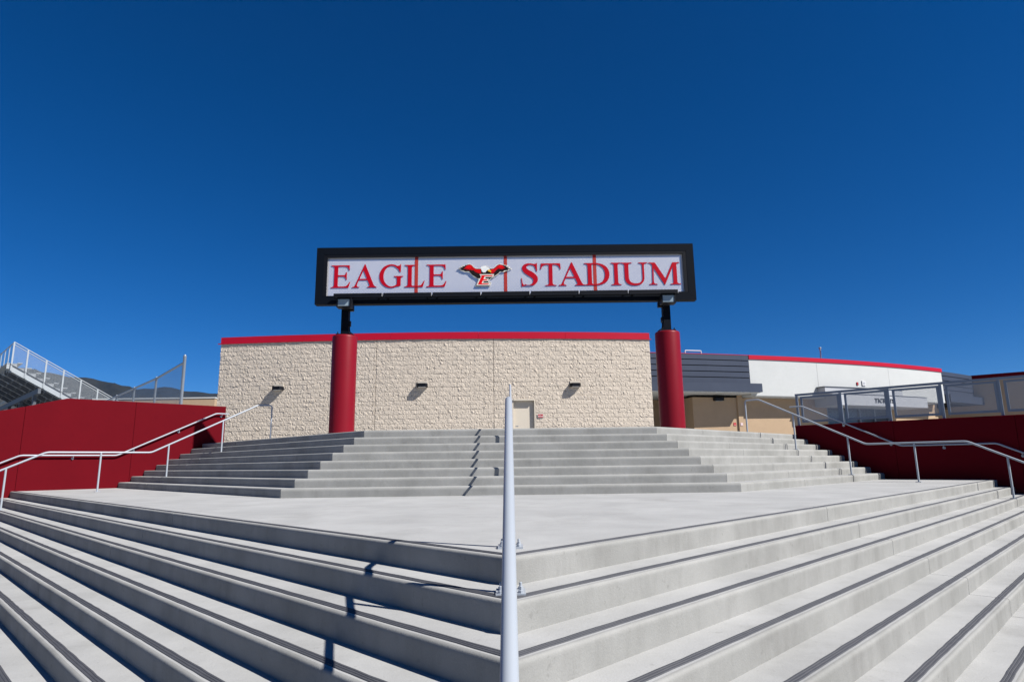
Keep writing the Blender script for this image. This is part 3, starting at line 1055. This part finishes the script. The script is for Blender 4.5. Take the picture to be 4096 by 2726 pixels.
# --- serif capitals, drawn for a cap height of one
def bez(p0, p1, p2, p3, n=10):
    return [tuple((1 - t) ** 3 * a + 3 * (1 - t) ** 2 * t * b + 3 * (1 - t) * t * t * c + t ** 3 * d for a, b, c, d in zip(p0, p1, p2, p3)) for t in (i / n for i in range(n + 1))]
def arc(cx, cy, rx, ry, t0, t1, n=28):
    return [(cx + rx * math.cos(math.radians(t0 + (t1 - t0) * i / n)), cy + ry * math.sin(math.radians(t0 + (t1 - t0) * i / n))) for i in range(n + 1)]
STEM = [(0, 0), (0, .03), (.075, .042), (.12, .065), (.14, .12), (.14, .88), (.12, .935), (.075, .958), (0, .97), (0, 1)]
def glyph(ch):
    if ch == 'E':
        return [STEM + [(.82, 1), (.825, .77), (.795, .77), (.76, .87), (.70, .925), (.60, .945), (.33, .945), (.31, .925), (.31, .56), (.56, .56), (.63, .58), (.675, .69), (.705, .69),
                        (.705, .35), (.675, .35), (.64, .455), (.57, .50), (.31, .50), (.31, .10), (.335, .06), (.60, .06), (.70, .085), (.77, .155), (.835, .26), (.865, .25), (.785, 0)]]
    if ch == 'L':
        return [STEM + [(.47, 1), (.47, .97), (.38, .955), (.33, .93), (.31, .88), (.31, .10), (.335, .06), (.60, .06), (.70, .085), (.77, .16), (.84, .28), (.87, .27), (.79, 0)]]
    if ch == 'I':
        return [STEM + [(.45, 1), (.45, .97), (.375, .958), (.33, .935), (.31, .88), (.31, .12), (.33, .065), (.375, .042), (.45, .03), (.45, 0)]]
    if ch == 'T':
        return [[(.20, 0), (.20, .03), (.29, .042), (.335, .065), (.355, .12), (.355, .94), (.21, .935), (.12, .90), (.07, .84), (.035, .74), (0, .74), (.025, 1), (.845, 1), (.87, .74), (.835, .74),
                 (.80, .84), (.75, .90), (.66, .935), (.515, .94), (.515, .12), (.535, .065), (.58, .042), (.67, .03), (.67, 0)]]
    if ch == 'A':
        return [[(0, 0), (0, .03), (.07, .045), (.115, .09), (.15, .16), (.525, 1.04), (.55, 1.04), (.915, .16), (.955, .085), (1.0, .045), (1.06, .03), (1.06, 0), (.66, 0), (.66, .03), (.73, .045),
                 (.755, .08), (.745, .13), (.665, .33), (.285, .33), (.215, .16), (.205, .09), (.225, .05), (.31, .03), (.31, 0)], [(.31, .39), (.475, .775), (.64, .39)]]
    if ch == 'M':
        return [[(0, 0), (0, .03), (.085, .045), (.13, .08), (.145, .15), (.165, .86), (.14, .925), (.09, .958), (0, .97), (0, 1), (.29, 1), (.72, .27), (1.06, 1), (1.36, 1), (1.36, .97), (1.29, .955), (1.25, .93),
                 (1.235, .88), (1.235, .12), (1.25, .065), (1.30, .042), (1.39, .03), (1.39, 0), (.93, 0), (.93, .03), (1.01, .042), (1.05, .065), (1.065, .12), (1.065, .80), (.695, 0), (.67, 0), (.225, .76),
                 (.205, .15), (.22, .08), (.265, .045), (.36, .03), (.36, 0)]]
    if ch == 'U':
        return [[(0, 1), (0, .97), (.07, .958), (.12, .935), (.14, .88)] + bez((.14, .36), (.14, .09), (.30, -.025), (.55, -.025)) + bez((.55, -.025), (.80, -.025), (.96, .09), (.96, .36))[1:] +
                [(.96, .86), (.985, .93), (1.03, .958), (1.10, .97), (1.10, 1), (.73, 1), (.73, .97), (.82, .955), (.865, .92), (.88, .86)] + bez((.88, .36), (.88, .15), (.77, .07), (.60, .07)) +
                bez((.60, .07), (.42, .07), (.31, .16), (.31, .36))[1:] + [(.31, .88), (.33, .935), (.375, .958), (.45, .97), (.45, 1)]]
    if ch == 'D':
        return [STEM + [(.44, 1)] + bez((.44, 1), (.84, 1), (1.04, .78), (1.04, .50)) + bez((1.04, .50), (1.04, .20), (.84, 0), (.44, 0))[1:],
                [(.31, .09), (.31, .93), (.36, .945)] + bez((.40, .945), (.70, .945), (.855, .76), (.855, .50)) + bez((.855, .50), (.855, .24), (.70, .055), (.42, .055))[1:] + [(.34, .06)]]
    if ch in 'GC':
        top = [(.945, .68), (.955, 1.035), (.93, 1.035), (.90, .985), (.86, .965)]
        outer = arc(.52, .5, .52, .53, 60, 298 if ch == 'G' else 318, 40)
        if ch == 'G':
            mid = [(.86, .03), (.95, .08), (.95, .38), (.965, .43), (1.0, .455), (1.06, .47), (1.06, .50), (.65, .50), (.65, .47), (.725, .455), (.765, .43), (.78, .38), (.78, .10)]
            inner = arc(.545, .5, .365, .465, 308, 58, 36)
        else:
            mid = [(.97, .24), (.945, .255)]
            inner = arc(.545, .5, .365, .465, 318, 58, 36)
        return [top + outer + mid + inner + [(.84, .80), (.895, .68)]]
    if ch == 'K':
        return [STEM + [(.45, 1), (.45, .97), (.34, .945), (.31, .88), (.31, .54), (.66, .88), (.70, .94), (.62, .97), (.62, 1), (.98, 1), (.98, .97), (.86, .93), (.46, .57), (.92, .10), (1.06, .03), (1.06, 0), (.62, 0),
                        (.62, .03), (.68, .05), (.66, .10), (.31, .48), (.31, .12), (.34, .055), (.45, .03), (.45, 0)]]
    if ch == 'S':
        cl = [(.585, .80, .05), (.535, .90, .055), (.46, .955, .058), (.345, .975, .068), (.225, .945, .105), (.15, .865, .150), (.145, .765, .175), (.215, .66, .20), (.33, .575, .215), (.45, .485, .215), (.54, .38, .195),
              (.555, .255, .17), (.51, .14, .125), (.42, .06, .09), (.31, .025, .068), (.195, .045, .06), (.12, .11, .055), (.075, .20, .05)]
        def cr_(i, t):
            q = [cl[max(0, min(len(cl) - 1, i + d))] for d in (-1, 0, 1, 2)]
            return [.5 * (2 * b + (c - a_) * t + (2 * a_ - 5 * b + 4 * c - d) * t * t + (3 * b - a_ - 3 * c + d) * t ** 3) for a_, b, c, d in zip(*q)]
        sm = [cr_(i, t / 4) for i in range(len(cl) - 1) for t in range(4)] + [list(cl[-1])]
        lft, rgt = [], []
        for i, (x, y, w) in enumerate(sm):
            a_, b = sm[max(0, i - 1)], sm[min(len(sm) - 1, i + 1)]
            dx, dy = b[0] - a_[0], b[1] - a_[1]
            l = math.hypot(dx, dy)
            nx_, ny_ = -dy / l, dx / l
            lft.append((x + nx_ * w / 2, y + ny_ * w / 2))
            rgt.append((x - nx_ * w / 2, y - ny_ * w / 2))
        return [[(.625, .66), (.625, 1.02), (.60, 1.02), (.575, .985)] + rgt[8:-6] + [(.085, .015), (.06, -.02), (.035, -.02), (.02, .36), (.05, .36)] + lft[::-1][2:-2] + [(.595, .66)]]

def curve_mesh(name, polys, depth, mat):
    cu_ = bpy.data.curves.new(name, 'CURVE')
    cu_.dimensions = '2D'
    cu_.fill_mode = 'BOTH'
    cu_.extrude = depth / 2
    for poly in polys:
        sp = cu_.splines.new('POLY')
        sp.points.add(len(poly) - 1)
        for pt, (x, y) in zip(sp.points, poly):
            pt.co = (x, y, 0, 1)
        sp.use_cyclic_u = True
    tmp = bpy.data.objects.new(name, cu_)
    me = bpy.data.meshes.new_from_object(tmp)
    bpy.data.objects.remove(tmp)
    bpy.data.curves.remove(cu_)
    me.materials.clear()
    me.materials.append(M[mat])
    me.name = name
    return me

def put_letter(ch, x0, z0, x1, z1, y, parent, mat, depth=.022, ex_=None, ey_=None, base=None):
    polys = glyph(ch)
    xs = [p[0] for q in polys for p in q]
    ys = [p[1] for q in polys for p in q]
    kx, kz = (x1 - x0) / (max(xs) - min(xs)), (z1 - z0)
    if ch in 'AGCSU':
        kz = (z1 - z0) / (max(ys) - min(ys))
    kz0 = min(ys) if ch in 'GCSU' else 0
    me = curve_mesh('letter', [[((px - min(xs)) * kx, (py - kz0) * kz) for px, py in q] for q in polys], depth, mat)
    o = bpy.data.objects.new('letter', me)
    if base is None:
        link(o, parent, (x0, y, z0))
        o.rotation_euler = (math.pi / 2, 0, 0)
    else:
        link(o, parent, base + ex_ * x0 + Vector((0, 0, z0)))
        ang = math.atan2(ex_.y, ex_.x)
        o.rotation_euler = (math.pi / 2, 0, ang)
    return o
for ch, x0, z0, x1, z1 in (('E', -4.407, 5.898, -3.930, 6.478), ('A', -3.878, 5.898, -3.272, 6.500), ('G', -3.208, 5.882, -2.616, 6.492), ('L', -2.581, 5.896, -2.084, 6.470), ('E', -2.039, 5.893, -1.541, 6.470),
                           ('S', .315, 5.868, .729, 6.478), ('T', .794, 5.885, 1.304, 6.465), ('A', 1.246, 5.885, 1.898, 6.490), ('D', 1.888, 5.885, 2.512, 6.460), ('I', 2.554, 5.884, 2.801, 6.462),
                           ('U', 2.806, 5.868, 3.464, 6.460), ('M', 3.491, 5.882, 4.280, 6.455)):
    put_letter(ch, x0, z0, x1, z1, 15.140, sg, 'red_letter', .012)

# --- emblem: cut-out plate with raised colour layers
def em(pts):
    return [(-1.452 + .845e-3 * x, 6.826 - .8805e-3 * y) for x, y in pts]
def layer(name, pts, y, depth, mat, parent):
    me = curve_mesh(name, [em(p) for p in pts], depth, mat)
    o = bpy.data.objects.new(name, me)
    link(o, parent, (0, y, 0))
    o.rotation_euler = (math.pi / 2, 0, 0)
    return o
SIL = [(225, 552), (300, 525), (268, 497), (350, 482), (330, 458), (420, 447), (500, 418), (545, 408), (605, 410), (660, 440), (705, 500), (755, 533), (880, 538), (905, 508), (965, 475), (1030, 464), (1100, 480), (1155, 517),
       (1190, 545), (1260, 537), (1310, 515), (1370, 448), (1430, 418), (1500, 414), (1550, 434), (1620, 452), (1705, 468), (1672, 490), (1775, 512), (1712, 527), (1825, 565), (1730, 580), (1752, 607), (1650, 625), (1585, 655), (1500, 645),
       (1455, 675), (1405, 725), (1290, 800), (1200, 852), (1160, 885), (1140, 935), (1212, 955), (1172, 1066), (738, 1066), (826, 880), (800, 835), (700, 785), (605, 705), (572, 655), (500, 640), (415, 640), (385, 615), (300, 598), (335, 575)]
emb = part('emblem', MB().box((-.59, 15.146, 6.20), (.10, .014, .10)), 'em_black', sg)
layer('emblem_plate', [SIL], 15.128, .024, 'plate_cream', emb)
BLK = [(250, 548), (335, 536), (295, 503), (385, 505), (355, 468), (445, 472), (435, 445), (520, 426), (590, 420), (650, 452), (700, 515), (760, 548), (900, 552), (915, 520), (965, 487), (1030, 476), (1095, 490), (1150, 525), (1182, 557), (1275, 549),
       (1325, 515), (1385, 457), (1455, 428), (1540, 445), (1610, 466), (1675, 477), (1640, 497), (1745, 520), (1665, 533), (1790, 562), (1690, 575), (1715, 600), (1600, 608), (1565, 640), (1475, 635), (1425, 690), (1330, 755), (1260, 800), (1180, 845),
       (1120, 905), (1125, 945), (1200, 955), (1162, 1052), (755, 1052), (838, 868), (815, 835), (785, 812), (645, 722), (595, 665), (560, 622), (440, 622), (400, 595), (322, 585), (350, 565)]
layer('emblem_body', [BLK], 15.1135, .004, 'em_black', emb)
layer('emblem_wing', [[(455, 485), (520, 438), (600, 428), (650, 462), (700, 528), (770, 560), (905, 568), (915, 700), (860, 690), (790, 668), (735, 640), (690, 592), (620, 600), (640, 555), (570, 600), (560, 565), (480, 580), (490, 545), (395, 560), (440, 518)]], 15.110, .003, 'em_dkred', emb)
layer('emblem_wing', [[(1205, 572), (1290, 557), (1350, 512), (1410, 457), (1480, 435), (1540, 455), (1570, 490), (1630, 548), (1550, 545), (1580, 575), (1480, 570), (1440, 555), (1400, 565), (1340, 620), (1280, 690), (1205, 712)]], 15.110, .003, 'em_dkred', emb)
layer('emblem_feathers', [[(470, 490), (540, 460), (610, 470), (640, 500), (600, 545), (560, 520), (540, 550), (505, 525), (430, 540), (470, 515)], [(650, 500), (700, 560), (770, 600), (900, 640), (900, 655), (800, 640), (715, 585), (655, 535)],
                          [(600, 436), (650, 470), (700, 540), (770, 575), (900, 590), (900, 605), (760, 588), (690, 545), (640, 480), (590, 450)]], 15.1065, .003, 'em_red', emb)
layer('emblem_feathers', [[(1420, 500), (1450, 465), (1520, 470), (1555, 500), (1590, 538), (1520, 525), (1500, 545), (1460, 520), (1430, 530)], [(1215, 590), (1300, 575), (1370, 515), (1420, 460), (1400, 500), (1330, 565), (1260, 620), (1215, 640)]], 15.1065, .003, 'em_red', emb)
layer('emblem_head', [[(893, 547), (930, 503), (990, 478), (1060, 483), (1118, 512), (1165, 552), (1172, 582), (1112, 588), (1082, 615), (1052, 642), (1036, 674), (1020, 650), (1004, 678), (990, 650), (970, 676), (964, 640), (928, 648), (945, 610), (915, 602), (930, 572)]], 15.1065, .003, 'em_white', emb)
layer('emblem_beak', [[(1113, 592), (1168, 582), (1203, 610), (1212, 652), (1196, 684), (1186, 652), (1142, 642), (1108, 620)]], 15.103, .003, 'em_yellow', emb)
layer('emblem_letter_border', [[(865, 717), (1300, 717), (1266, 802), (1048, 802), (1030, 846), (1142, 846), (1108, 922), (990, 922), (972, 966), (1190, 966), (1158, 1040), (776, 1040), (846, 872), (828, 840), (888, 840), (908, 778)]], 15.1065, .003, 'plate_cream', emb)
layer('emblem_letter', [[(918, 745), (1258, 745), (1246, 775), (1016, 775), (986, 866), (1104, 869), (1094, 896), (964, 898), (932, 986), (1140, 986), (1128, 1013), (818, 1013), (884, 870), (928, 782)]], 15.103, .003, 'em_red', emb)

deepen(sg)

# ------------------------------------------------------------------ ticket building on the right (same arc, set back)
RT = 65.4
tb = thing('ticket_building', 'long curved white building with red coping and grey slat ends on the right', 'building', PO(20, RT - 2, TOP))
def ft(th):                                        # local axes on the arc
    t = math.radians(th)
    return Vector((math.cos(t), math.sin(t), 0)), Vector((-math.sin(t), math.cos(t), 0))
for t0, t1 in ((15.75, 19.99), (20.005, 25.4), (25.415, 30.66)):
    part('white_fascia', arc_solid(t0, t1, RT, RT - 8, 5.20, 7.285, 10), 'stucco_white', tb)
for i in range(4):
    t0, t1 = 15.75 + 14.95 * i / 4, 15.75 + 14.95 * (i + 1) / 4
    part('coping', arc_solid(t0 + .003, t1 - .003, RT + .05, RT - 8, 7.287, 7.53, 8), 'red_metal', tb)
# grey slats, first bay
part('slat_backing', arc_solid(8.0, 15.45, RT - .26, RT - 8, 5.36, 7.47, 10), 'slat_backing' if 'slat_backing' in M else 'slate_dark', tb)
for i in range(5):
    zt_ = 7.495 - .330 * i
    part('slat', arc_solid(7.9, 15.745, RT + .02, RT - .06, zt_ - .284, zt_, 10), 'slate', tb)
part('canopy_beam', arc_solid(7.9, 16.13, RT + .45, RT - 1.0, 5.355, 5.832, 12), 'slate', tb)
part('roof_edge', arc_solid(7.9, 15.745, RT + .03, RT - 8, 7.50, 7.528, 10), 'red_metal', tb)
# soffits and tan ground-floor walls
part('soffit', arc_solid(7.9, 16.0, RT + .42, RT - 4.5, 5.31, 5.35, 10), 'stucco_white', tb)
part('soffit', arc_solid(16.0, 30.6, RT - .02, RT - 4.5, 5.165, 5.198, 18), 'stucco_white', tb)
RG = 64.45
part('ground_wall', arc_solid(12.92, 21.3, RG, RG - 6, TOP, 5.16, 16), 'stucco_tan', tb)
part('ground_wall', arc_solid(26.35, 31.4, RG, RG - 6, TOP, 5.16, 10), 'stucco_tan', tb)
part('pier', arc_solid(15.45, 15.72, RG + .10, RG + .004, TOP, 5.30, 3), 'stucco_tan', tb)
part('recess_wall', arc_solid(7.0, 12.90, RG - 3.2, RG - 4, TOP, 5.30, 8), 'stucco_tan', tb)
for th in (9.2, 11.0):
    e1, e2 = ft(th)
    part('door', MB().box(PO(th, RG - 3.19, TOP + 1.05), (.95, .05, 2.1), e1, e2), 'slate_dark', tb)
for th in (17.0, 18.05, 10.2):
    e1, e2 = ft(th)
    part('soffit_light', MB().box(PO(th, RT - .55 if th > 12 else RT - 1.2, 5.155 if th > 12 else 5.30), (.22, .22, .016), e1, e2), 'white', tb)
# louvred far bay
part('end_return', arc_solid(30.67, 31.0, RT - .45, RT - 8, 5.2, 7.45, 2), 'stucco_tan', tb)
part('slat_backing', arc_solid(30.7, 37.8, RT - .84, RT - 8, 5.3, 7.45, 10), 'slate_dark', tb)
for i in range(5):
    zt_ = 7.50 - .330 * i
    part('slat', arc_solid(31.0, 37.75, RT - .55, RT - .64, zt_ - .284, zt_, 10), 'slate', tb)
fb = part('canopy_beam', arc_solid(31.5, 39.9, RT - .05, RT - 2, 5.31, 5.845, 10), 'slate', tb)
part('ground_wall', arc_solid(31.4, 40, RG - 1.2, RG - 6, TOP, 5.1, 8), 'stucco_tan', tb)
# ticket canopy and windows
tk = MB()
arc_solid(19.9, 25.66, RT + .55, RT + .01, 5.35, 5.75, 10, tk)
part('canopy_box', tk, 'alu_panel', tb)
part('canopy_cap', arc_solid(19.8, 25.72, RT + .60, RT + .012, 5.752, 5.775, 10), 'slate', tb)
fas = part('ticket_canopy', arc_solid(20.45, 27.2, RT + .95, RT - .9, 4.665, 5.305, 12), 'alu_panel', tb)
part('canopy_cap', arc_solid(20.4, 27.24, RT + .98, RT + .57, 5.307, 5.325, 12), 'slate', fas)
RFas = RT + .955
word = 'TICKETS'
wid = [.19, .09, .20, .22, .17, .19, .135]
def word_on(parent, th0, th1, R, z0, h, mat, depth=.03):
    tot = sum(wid) + .03 * 6
    x = 0
    for ch, w in zip(word, wid):
        f0 = x / tot
        th = th0 + (th1 - th0) * f0
        e1, e2 = ft(th + .1)
        sc_ = math.radians(th1 - th0) * R / tot
        put_letter(ch, 0, 0, w * sc_, h, 0, parent, mat, depth, e1, e2, PO(th, R + depth / 2 + .004, z0))
        x += w + .03
word_on(fas, 22.86, 24.34, RFas, 4.870, .245, 'letter_dark')
word_on(fb, 37.3, 38.75, RT - .03, 5.50, .24, 'alu_panel')
for i in range(4):
    t0, t1 = 21.32 + 1.245 * i, 21.32 + 1.245 * (i + 1)
    wf = part('ticket_window', arc_solid(t0 + .04, t1 - .04, RG - .10, RG - .14, 3.42, 4.76, 3), 'window', tb)
    part('window_jamb', arc_solid(t0, t0 + .038, RG, RG - .16, 3.40, 4.77, 1), 'railing', wf)
    part('window_jamb', arc_solid(t1 - .038, t1, RG, RG - .16, 3.40, 4.77, 1), 'railing', wf)
part('ticket_counter', arc_solid(21.32, 26.33, RG + .35, RG - .16, 3.30, 3.39, 8), 'alu_panel', tb)
part('counter_wall', arc_solid(21.32, 26.33, RG - .02, RG - .5, TOP, 3.29, 8), 'stucco_tan', tb)
part('ticket_room', arc_solid(21.32, 26.33, RG - 1.5, RG - 6, TOP, 5.16, 8), 'slate_dark', tb)
# small fittings
e1, e2 = ft(12.9)
rp = thing('roof_pipe_frame', 'white pipe hoop standing on the roof edge beside the right column', 'pipe', PO(12.9, RT - .5, 7.53))
part('hoop', MB().tube(rounded([PO(12.47, RT - .5, 7.53), PO(12.47, RT - .5, 7.775), PO(13.36, RT - .5, 7.775), PO(13.36, RT - .5, 7.53)], .05), .028, 10), 'white', rp, True)
rv = thing('roof_mast', 'short silver mast with a round cap on the white building roof', 'mast', PO(20.94, RT - .6, 7.53))
part('pole', MB().lathe(PO(20.94, RT - .6, 7.53), [(.032, 0), (.032, .62), (.05, .63), (.05, .68), (.03, .70)], 12), 'galv', rv, True)
part('cap', MB().lathe(PO(20.94, RT - .6, 8.235), [(.03, 0), (.07, .03), (.085, .07), (.07, .115), (.03, .135)], 12), 'galv', rv, True)
al = thing('fire_alarm', 'small red alarm box high on the white wall', 'alarm', PO(22.77, RT + .02, 6.02))
e1, e2 = ft(22.77)
part('box', MB().box(PO(22.77, RT + .03, 6.10), (.13, .055, .17), e1, e2), 'sign_red', al)
part('strobe', MB().box(PO(22.80, RT + .068, 6.11), (.04, .02, .10), e1, e2), 'sign_pink', al)
sp = thing('wall_speaker', 'square white speaker beside the red alarm on the white wall', 'speaker', PO(23.25, RT + .02, 6.05))
e1, e2 = ft(23.25)
part('box', MB().box(PO(23.25, RT + .03, 6.14), (.30, .055, .30), e1, e2), 'white', sp)
gr = MB()
cgr = PO(23.25, RT + .058, 6.14)
gr.tube([cgr, cgr - e2 * .008], .085, 20)
part('grille', gr, 'alu_panel', sp)
wl = thing('wall_light', 'black wall light under the grey slat canopy', 'wall light', PO(14.33, RG + .05, 4.95))
e1, e2 = ft(14.33)
part('housing', MB().box(PO(14.33, RG + .14, 5.05), (.55, .26, .18), e1, e2), 'black', wl)
part('lens', MB().box(PO(14.33, RG + .14, 4.948), (.42, .20, .016), e1, e2), 'glass_pale', wl)
wall_plate('wall_sign', 15.24, RG + .012, 3.54, 3.71, .17, 'sign_red', 'small red plate on the tan wall under the grey canopy', 'sign', [(.15, .85, .25, .4, 'sign_pink')])
wall_plate('wall_sign', 15.58, RG + .115, 3.54, 3.71, .17, 'sign_pink', 'small pale pink plate beside the red plate on the tan pier', 'sign', [(.3, .7, .3, .7, 'white')])

# side building at far right, in shade
sb = thing('side_building', 'brown building in shade behind the mesh railing at far right', 'building', (40, 44, TOP))
A_, B_ = Vector((31.0, 49.2, 0)), Vector((50.0, 34.0, 0))
dv = (B_ - A_).normalized()
nv = Vector((-dv.y, dv.x, 0))
mid = (A_ + B_) / 2 + nv * 4
L_ = (B_ - A_).length
part('wall', MB().box(mid + Vector((0, 0, (TOP + 7.25) / 2)), (L_, 8, 7.25 - TOP), dv, nv), 'stucco_tan', sb)
part('coping', MB().box(mid + Vector((0, 0, 7.395)) - nv * .04, (L_ + .1, 8, .27), dv, nv), 'red_wall', sb)  # darker red than the other copings: its shade is put into the colour

# ------------------------------------------------------------------ low tan building far left
fbld = thing('tan_building', 'plain low tan building far behind the chain link fence', 'building', (-24.6, 50, TOP))
part('wall', MB().box((-27.0, 52, (TOP + 6.72) / 2), (9.2, 8, 6.72 - TOP)), 'stucco_tan', fbld)
part('parapet', MB().box((-27.0, 52, 6.77), (9.3, 8.1, .09)), 'stucco_white', fbld)

# ------------------------------------------------------------------ chain-link fence behind the left wall
fe = thing('chain_link_fence', 'grey chain link fence rising behind the red wall on the left', 'fence', (-14, 26, TOP))
FP = [(-11.35, 21.85), (-14.35, 25.55), (-16.9, 28.4), (-19.4, 31.2), (-21.9, 34.0), (-24.4, 36.8)]
FZ = TOP + 2.93
fz = lambda i: FZ - .035 * i
for i, (x, y) in enumerate(FP):
    r_ = .052 if i == 0 else .042
    part('post', MB().lathe((x, y, TOP), [(r_, 0), (r_, fz(i) - TOP + (.17 if i == 0 else 0)), (r_ * 1.12, fz(i) - TOP + (.18 if i == 0 else .01)), (r_ * .6, fz(i) - TOP + (.25 if i == 0 else .05))], 14), 'galv', fe, True)
    if i:
        x0_, y0_ = FP[i - 1]
        part('top_rail', MB().tube([(x0_, y0_, fz(i - 1) - .02), (x, y, fz(i) - .02)], .04, 10), 'galv', fe, True)
        q = MB()
        q.quad_uv((x0_, y0_, TOP + .05), (x, y, TOP + .05), (x, y, fz(i) - .03), (x0_, y0_, fz(i - 1) - .03))
        part('chain_link', q, 'chain', fe)

# ------------------------------------------------------------------ bleachers, far left
bl = thing('bleachers', 'aluminium bleachers with chain link guard rail behind the red wall', 'bleachers', (-30, 46, TOP))
P0 = Vector((-32.04, 40.3, 0))
E1 = Vector((1, 1, 0)) / R2                 # down the slope
E2 = Vector((-1, 1, 0)) / R2                # along the rows
SLP = .556
zr = lambda s: 9.690 - SLP * s              # guard rail height
zs = lambda s: 8.205 - SLP * s              # stringer top
def bp_(s, t, z):
    p = P0 + E1 * s + E2 * t
    return Vector((p.x, p.y, z))
SEND = 7.6
def sloped_bar(name, s0, s1, t, zf, h, w, mat, parent):
    mb = MB()
    pts = []
    for zz in (-h, 0):
        for s, tt in ((s0, t - w / 2), (s1, t - w / 2), (s1, t + w / 2), (s0, t + w / 2)):
            pts.append(bp_(s, tt, zf(s) + zz))
    mb.hexa(pts)
    return part(name, mb, mat, parent)
sloped_bar('stringer', -.05, SEND, 0, zs, .40, .06, 'alu', bl)
sloped_bar('stringer_edge', -.05, SEND, -.035, lambda s: zs(s) + .035, .05, .10, 'steel_grey', bl)
for t in (2.2, 4.4, 6.6, 8.8, 11, 13.2):
    sloped_bar('joist', -.05, SEND, t, lambda s: zs(s) - .12, .30, .09, 'steel_grey', bl)
for s in (0, .774, 1.816, 2.828, 3.86, 4.89, 5.92, 6.9):
    p = MB()
    p.box(bp_(s, -.06, (zr(s) + zs(s) - .36) / 2), (.085, .05, zr(s) - zs(s) + .36), E1, E2)
    part('post', p, 'alu', bl)
part('guard_rail', MB().tube([bp_(-.02, -.06, zr(0) + .02), bp_(SEND, -.06, zr(SEND) + .02)], .03, 8), 'alu', bl, True)
part('guard_rail', MB().tube([bp_(-.02, -.06, zr(0) - .13), bp_(SEND, -.06, zr(SEND) - .13)], .025, 8), 'alu', bl, True)
q = MB()
q.quad_uv(bp_(0, -.06, zs(0)), bp_(SEND, -.06, zs(SEND)), bp_(SEND, -.06, zr(SEND) - .13), bp_(0, -.06, zr(0) - .13))
part('chain_link', q, 'bl_mesh', bl)
# rows: deck plank, riser and seat; two rows per post bay
RUN = .515
LEN = 22.0
for k in range(14):
    s = .26 + RUN * k
    zt_ = zs(0) + .13 - SLP * RUN * k
    part('row_riser', MB().box(bp_(s + .02, LEN / 2 + .02, zt_ - .15), (.035, LEN, .30), E1, E2), 'alu', bl)
    part('end_plate', MB().box(bp_(s - RUN / 2 + .02, .055, zt_ - .19), (RUN - .012, .02, .36), E1, E2), 'alu', bl)
    part('foot_deck', MB().box(bp_(s - RUN / 2, LEN / 2 + .02, zt_ - .02), (RUN - .04, LEN, .035), E1, E2), 'alu', bl)
    part('seat_plank', MB().box(bp_(s + .21, LEN / 2 + .16, zt_ + .06), (.26, LEN, .045), E1, E2), 'alu', bl)
# back guard along the top row
part('back_rail', MB().tube([bp_(0, -.06, zr(0)), bp_(0, LEN, zr(0))], .03, 8), 'alu', bl, True)
for t in (1.75, 3.6, 5.4, 7.2):
    part('post', MB().box(bp_(0, t, (zr(0) + 7.9) / 2), (.05, .085, zr(0) - 7.9), E1, E2), 'alu', bl)
q = MB()
q.quad_uv(bp_(0, 0, zs(0)), bp_(0, LEN, zs(0)), bp_(0, LEN, zr(0)), bp_(0, 0, zr(0)))
part('chain_link', q, 'bl_mesh', bl)
# underside: main beam and columns
bz = 6.60
part('main_beam', MB().box(bp_(1.55, LEN / 2 - .3, bz), (.16, LEN + .6, .34), E1, E2), 'steel_grey', bl)
part('main_beam', MB().box(bp_(4.9, LEN / 2, 4.9), (.16, LEN, .34), E1, E2), 'steel_grey', bl)
for t in (.9, 6.2, 11.5):
    part('column', MB().box(bp_(1.55, t, (TOP + bz - .172) / 2), (.20, .26, bz - .172 - TOP), E1, E2), 'steel_grey', bl)
    part('column', MB().box(bp_(4.9, t, (TOP + 4.728) / 2), (.2, .2, 4.728 - TOP), E1, E2), 'steel_grey', bl)
    part('brace', MB().tube([bp_(1.55, t + .2, TOP + .3), bp_(4.8, t + .2, 4.6)], .045, 8), 'steel_grey', bl)

# ------------------------------------------------------------------ air
hz, ht, hp = new_mat('thin_haze')
ht.nodes.remove(hp)
pv = N(ht, 'ShaderNodeVolumePrincipled')
pv.inputs['Color'].default_value = (.16, .46, 1.0, 1)
pv.inputs['Density'].default_value = 1.5e-5
pv.inputs['Anisotropy'].default_value = .1
ht.links.new(pv.outputs[0], ht.nodes['Material Output'].inputs['Volume'])
M['haze'] = hz
hb = part('haze', MB().box((0, 1500, 499), (12400, 15400, 1000)), 'haze')
hb['kind'] = 'stuff'
hb['label'] = 'thin pale air haze over the whole place'
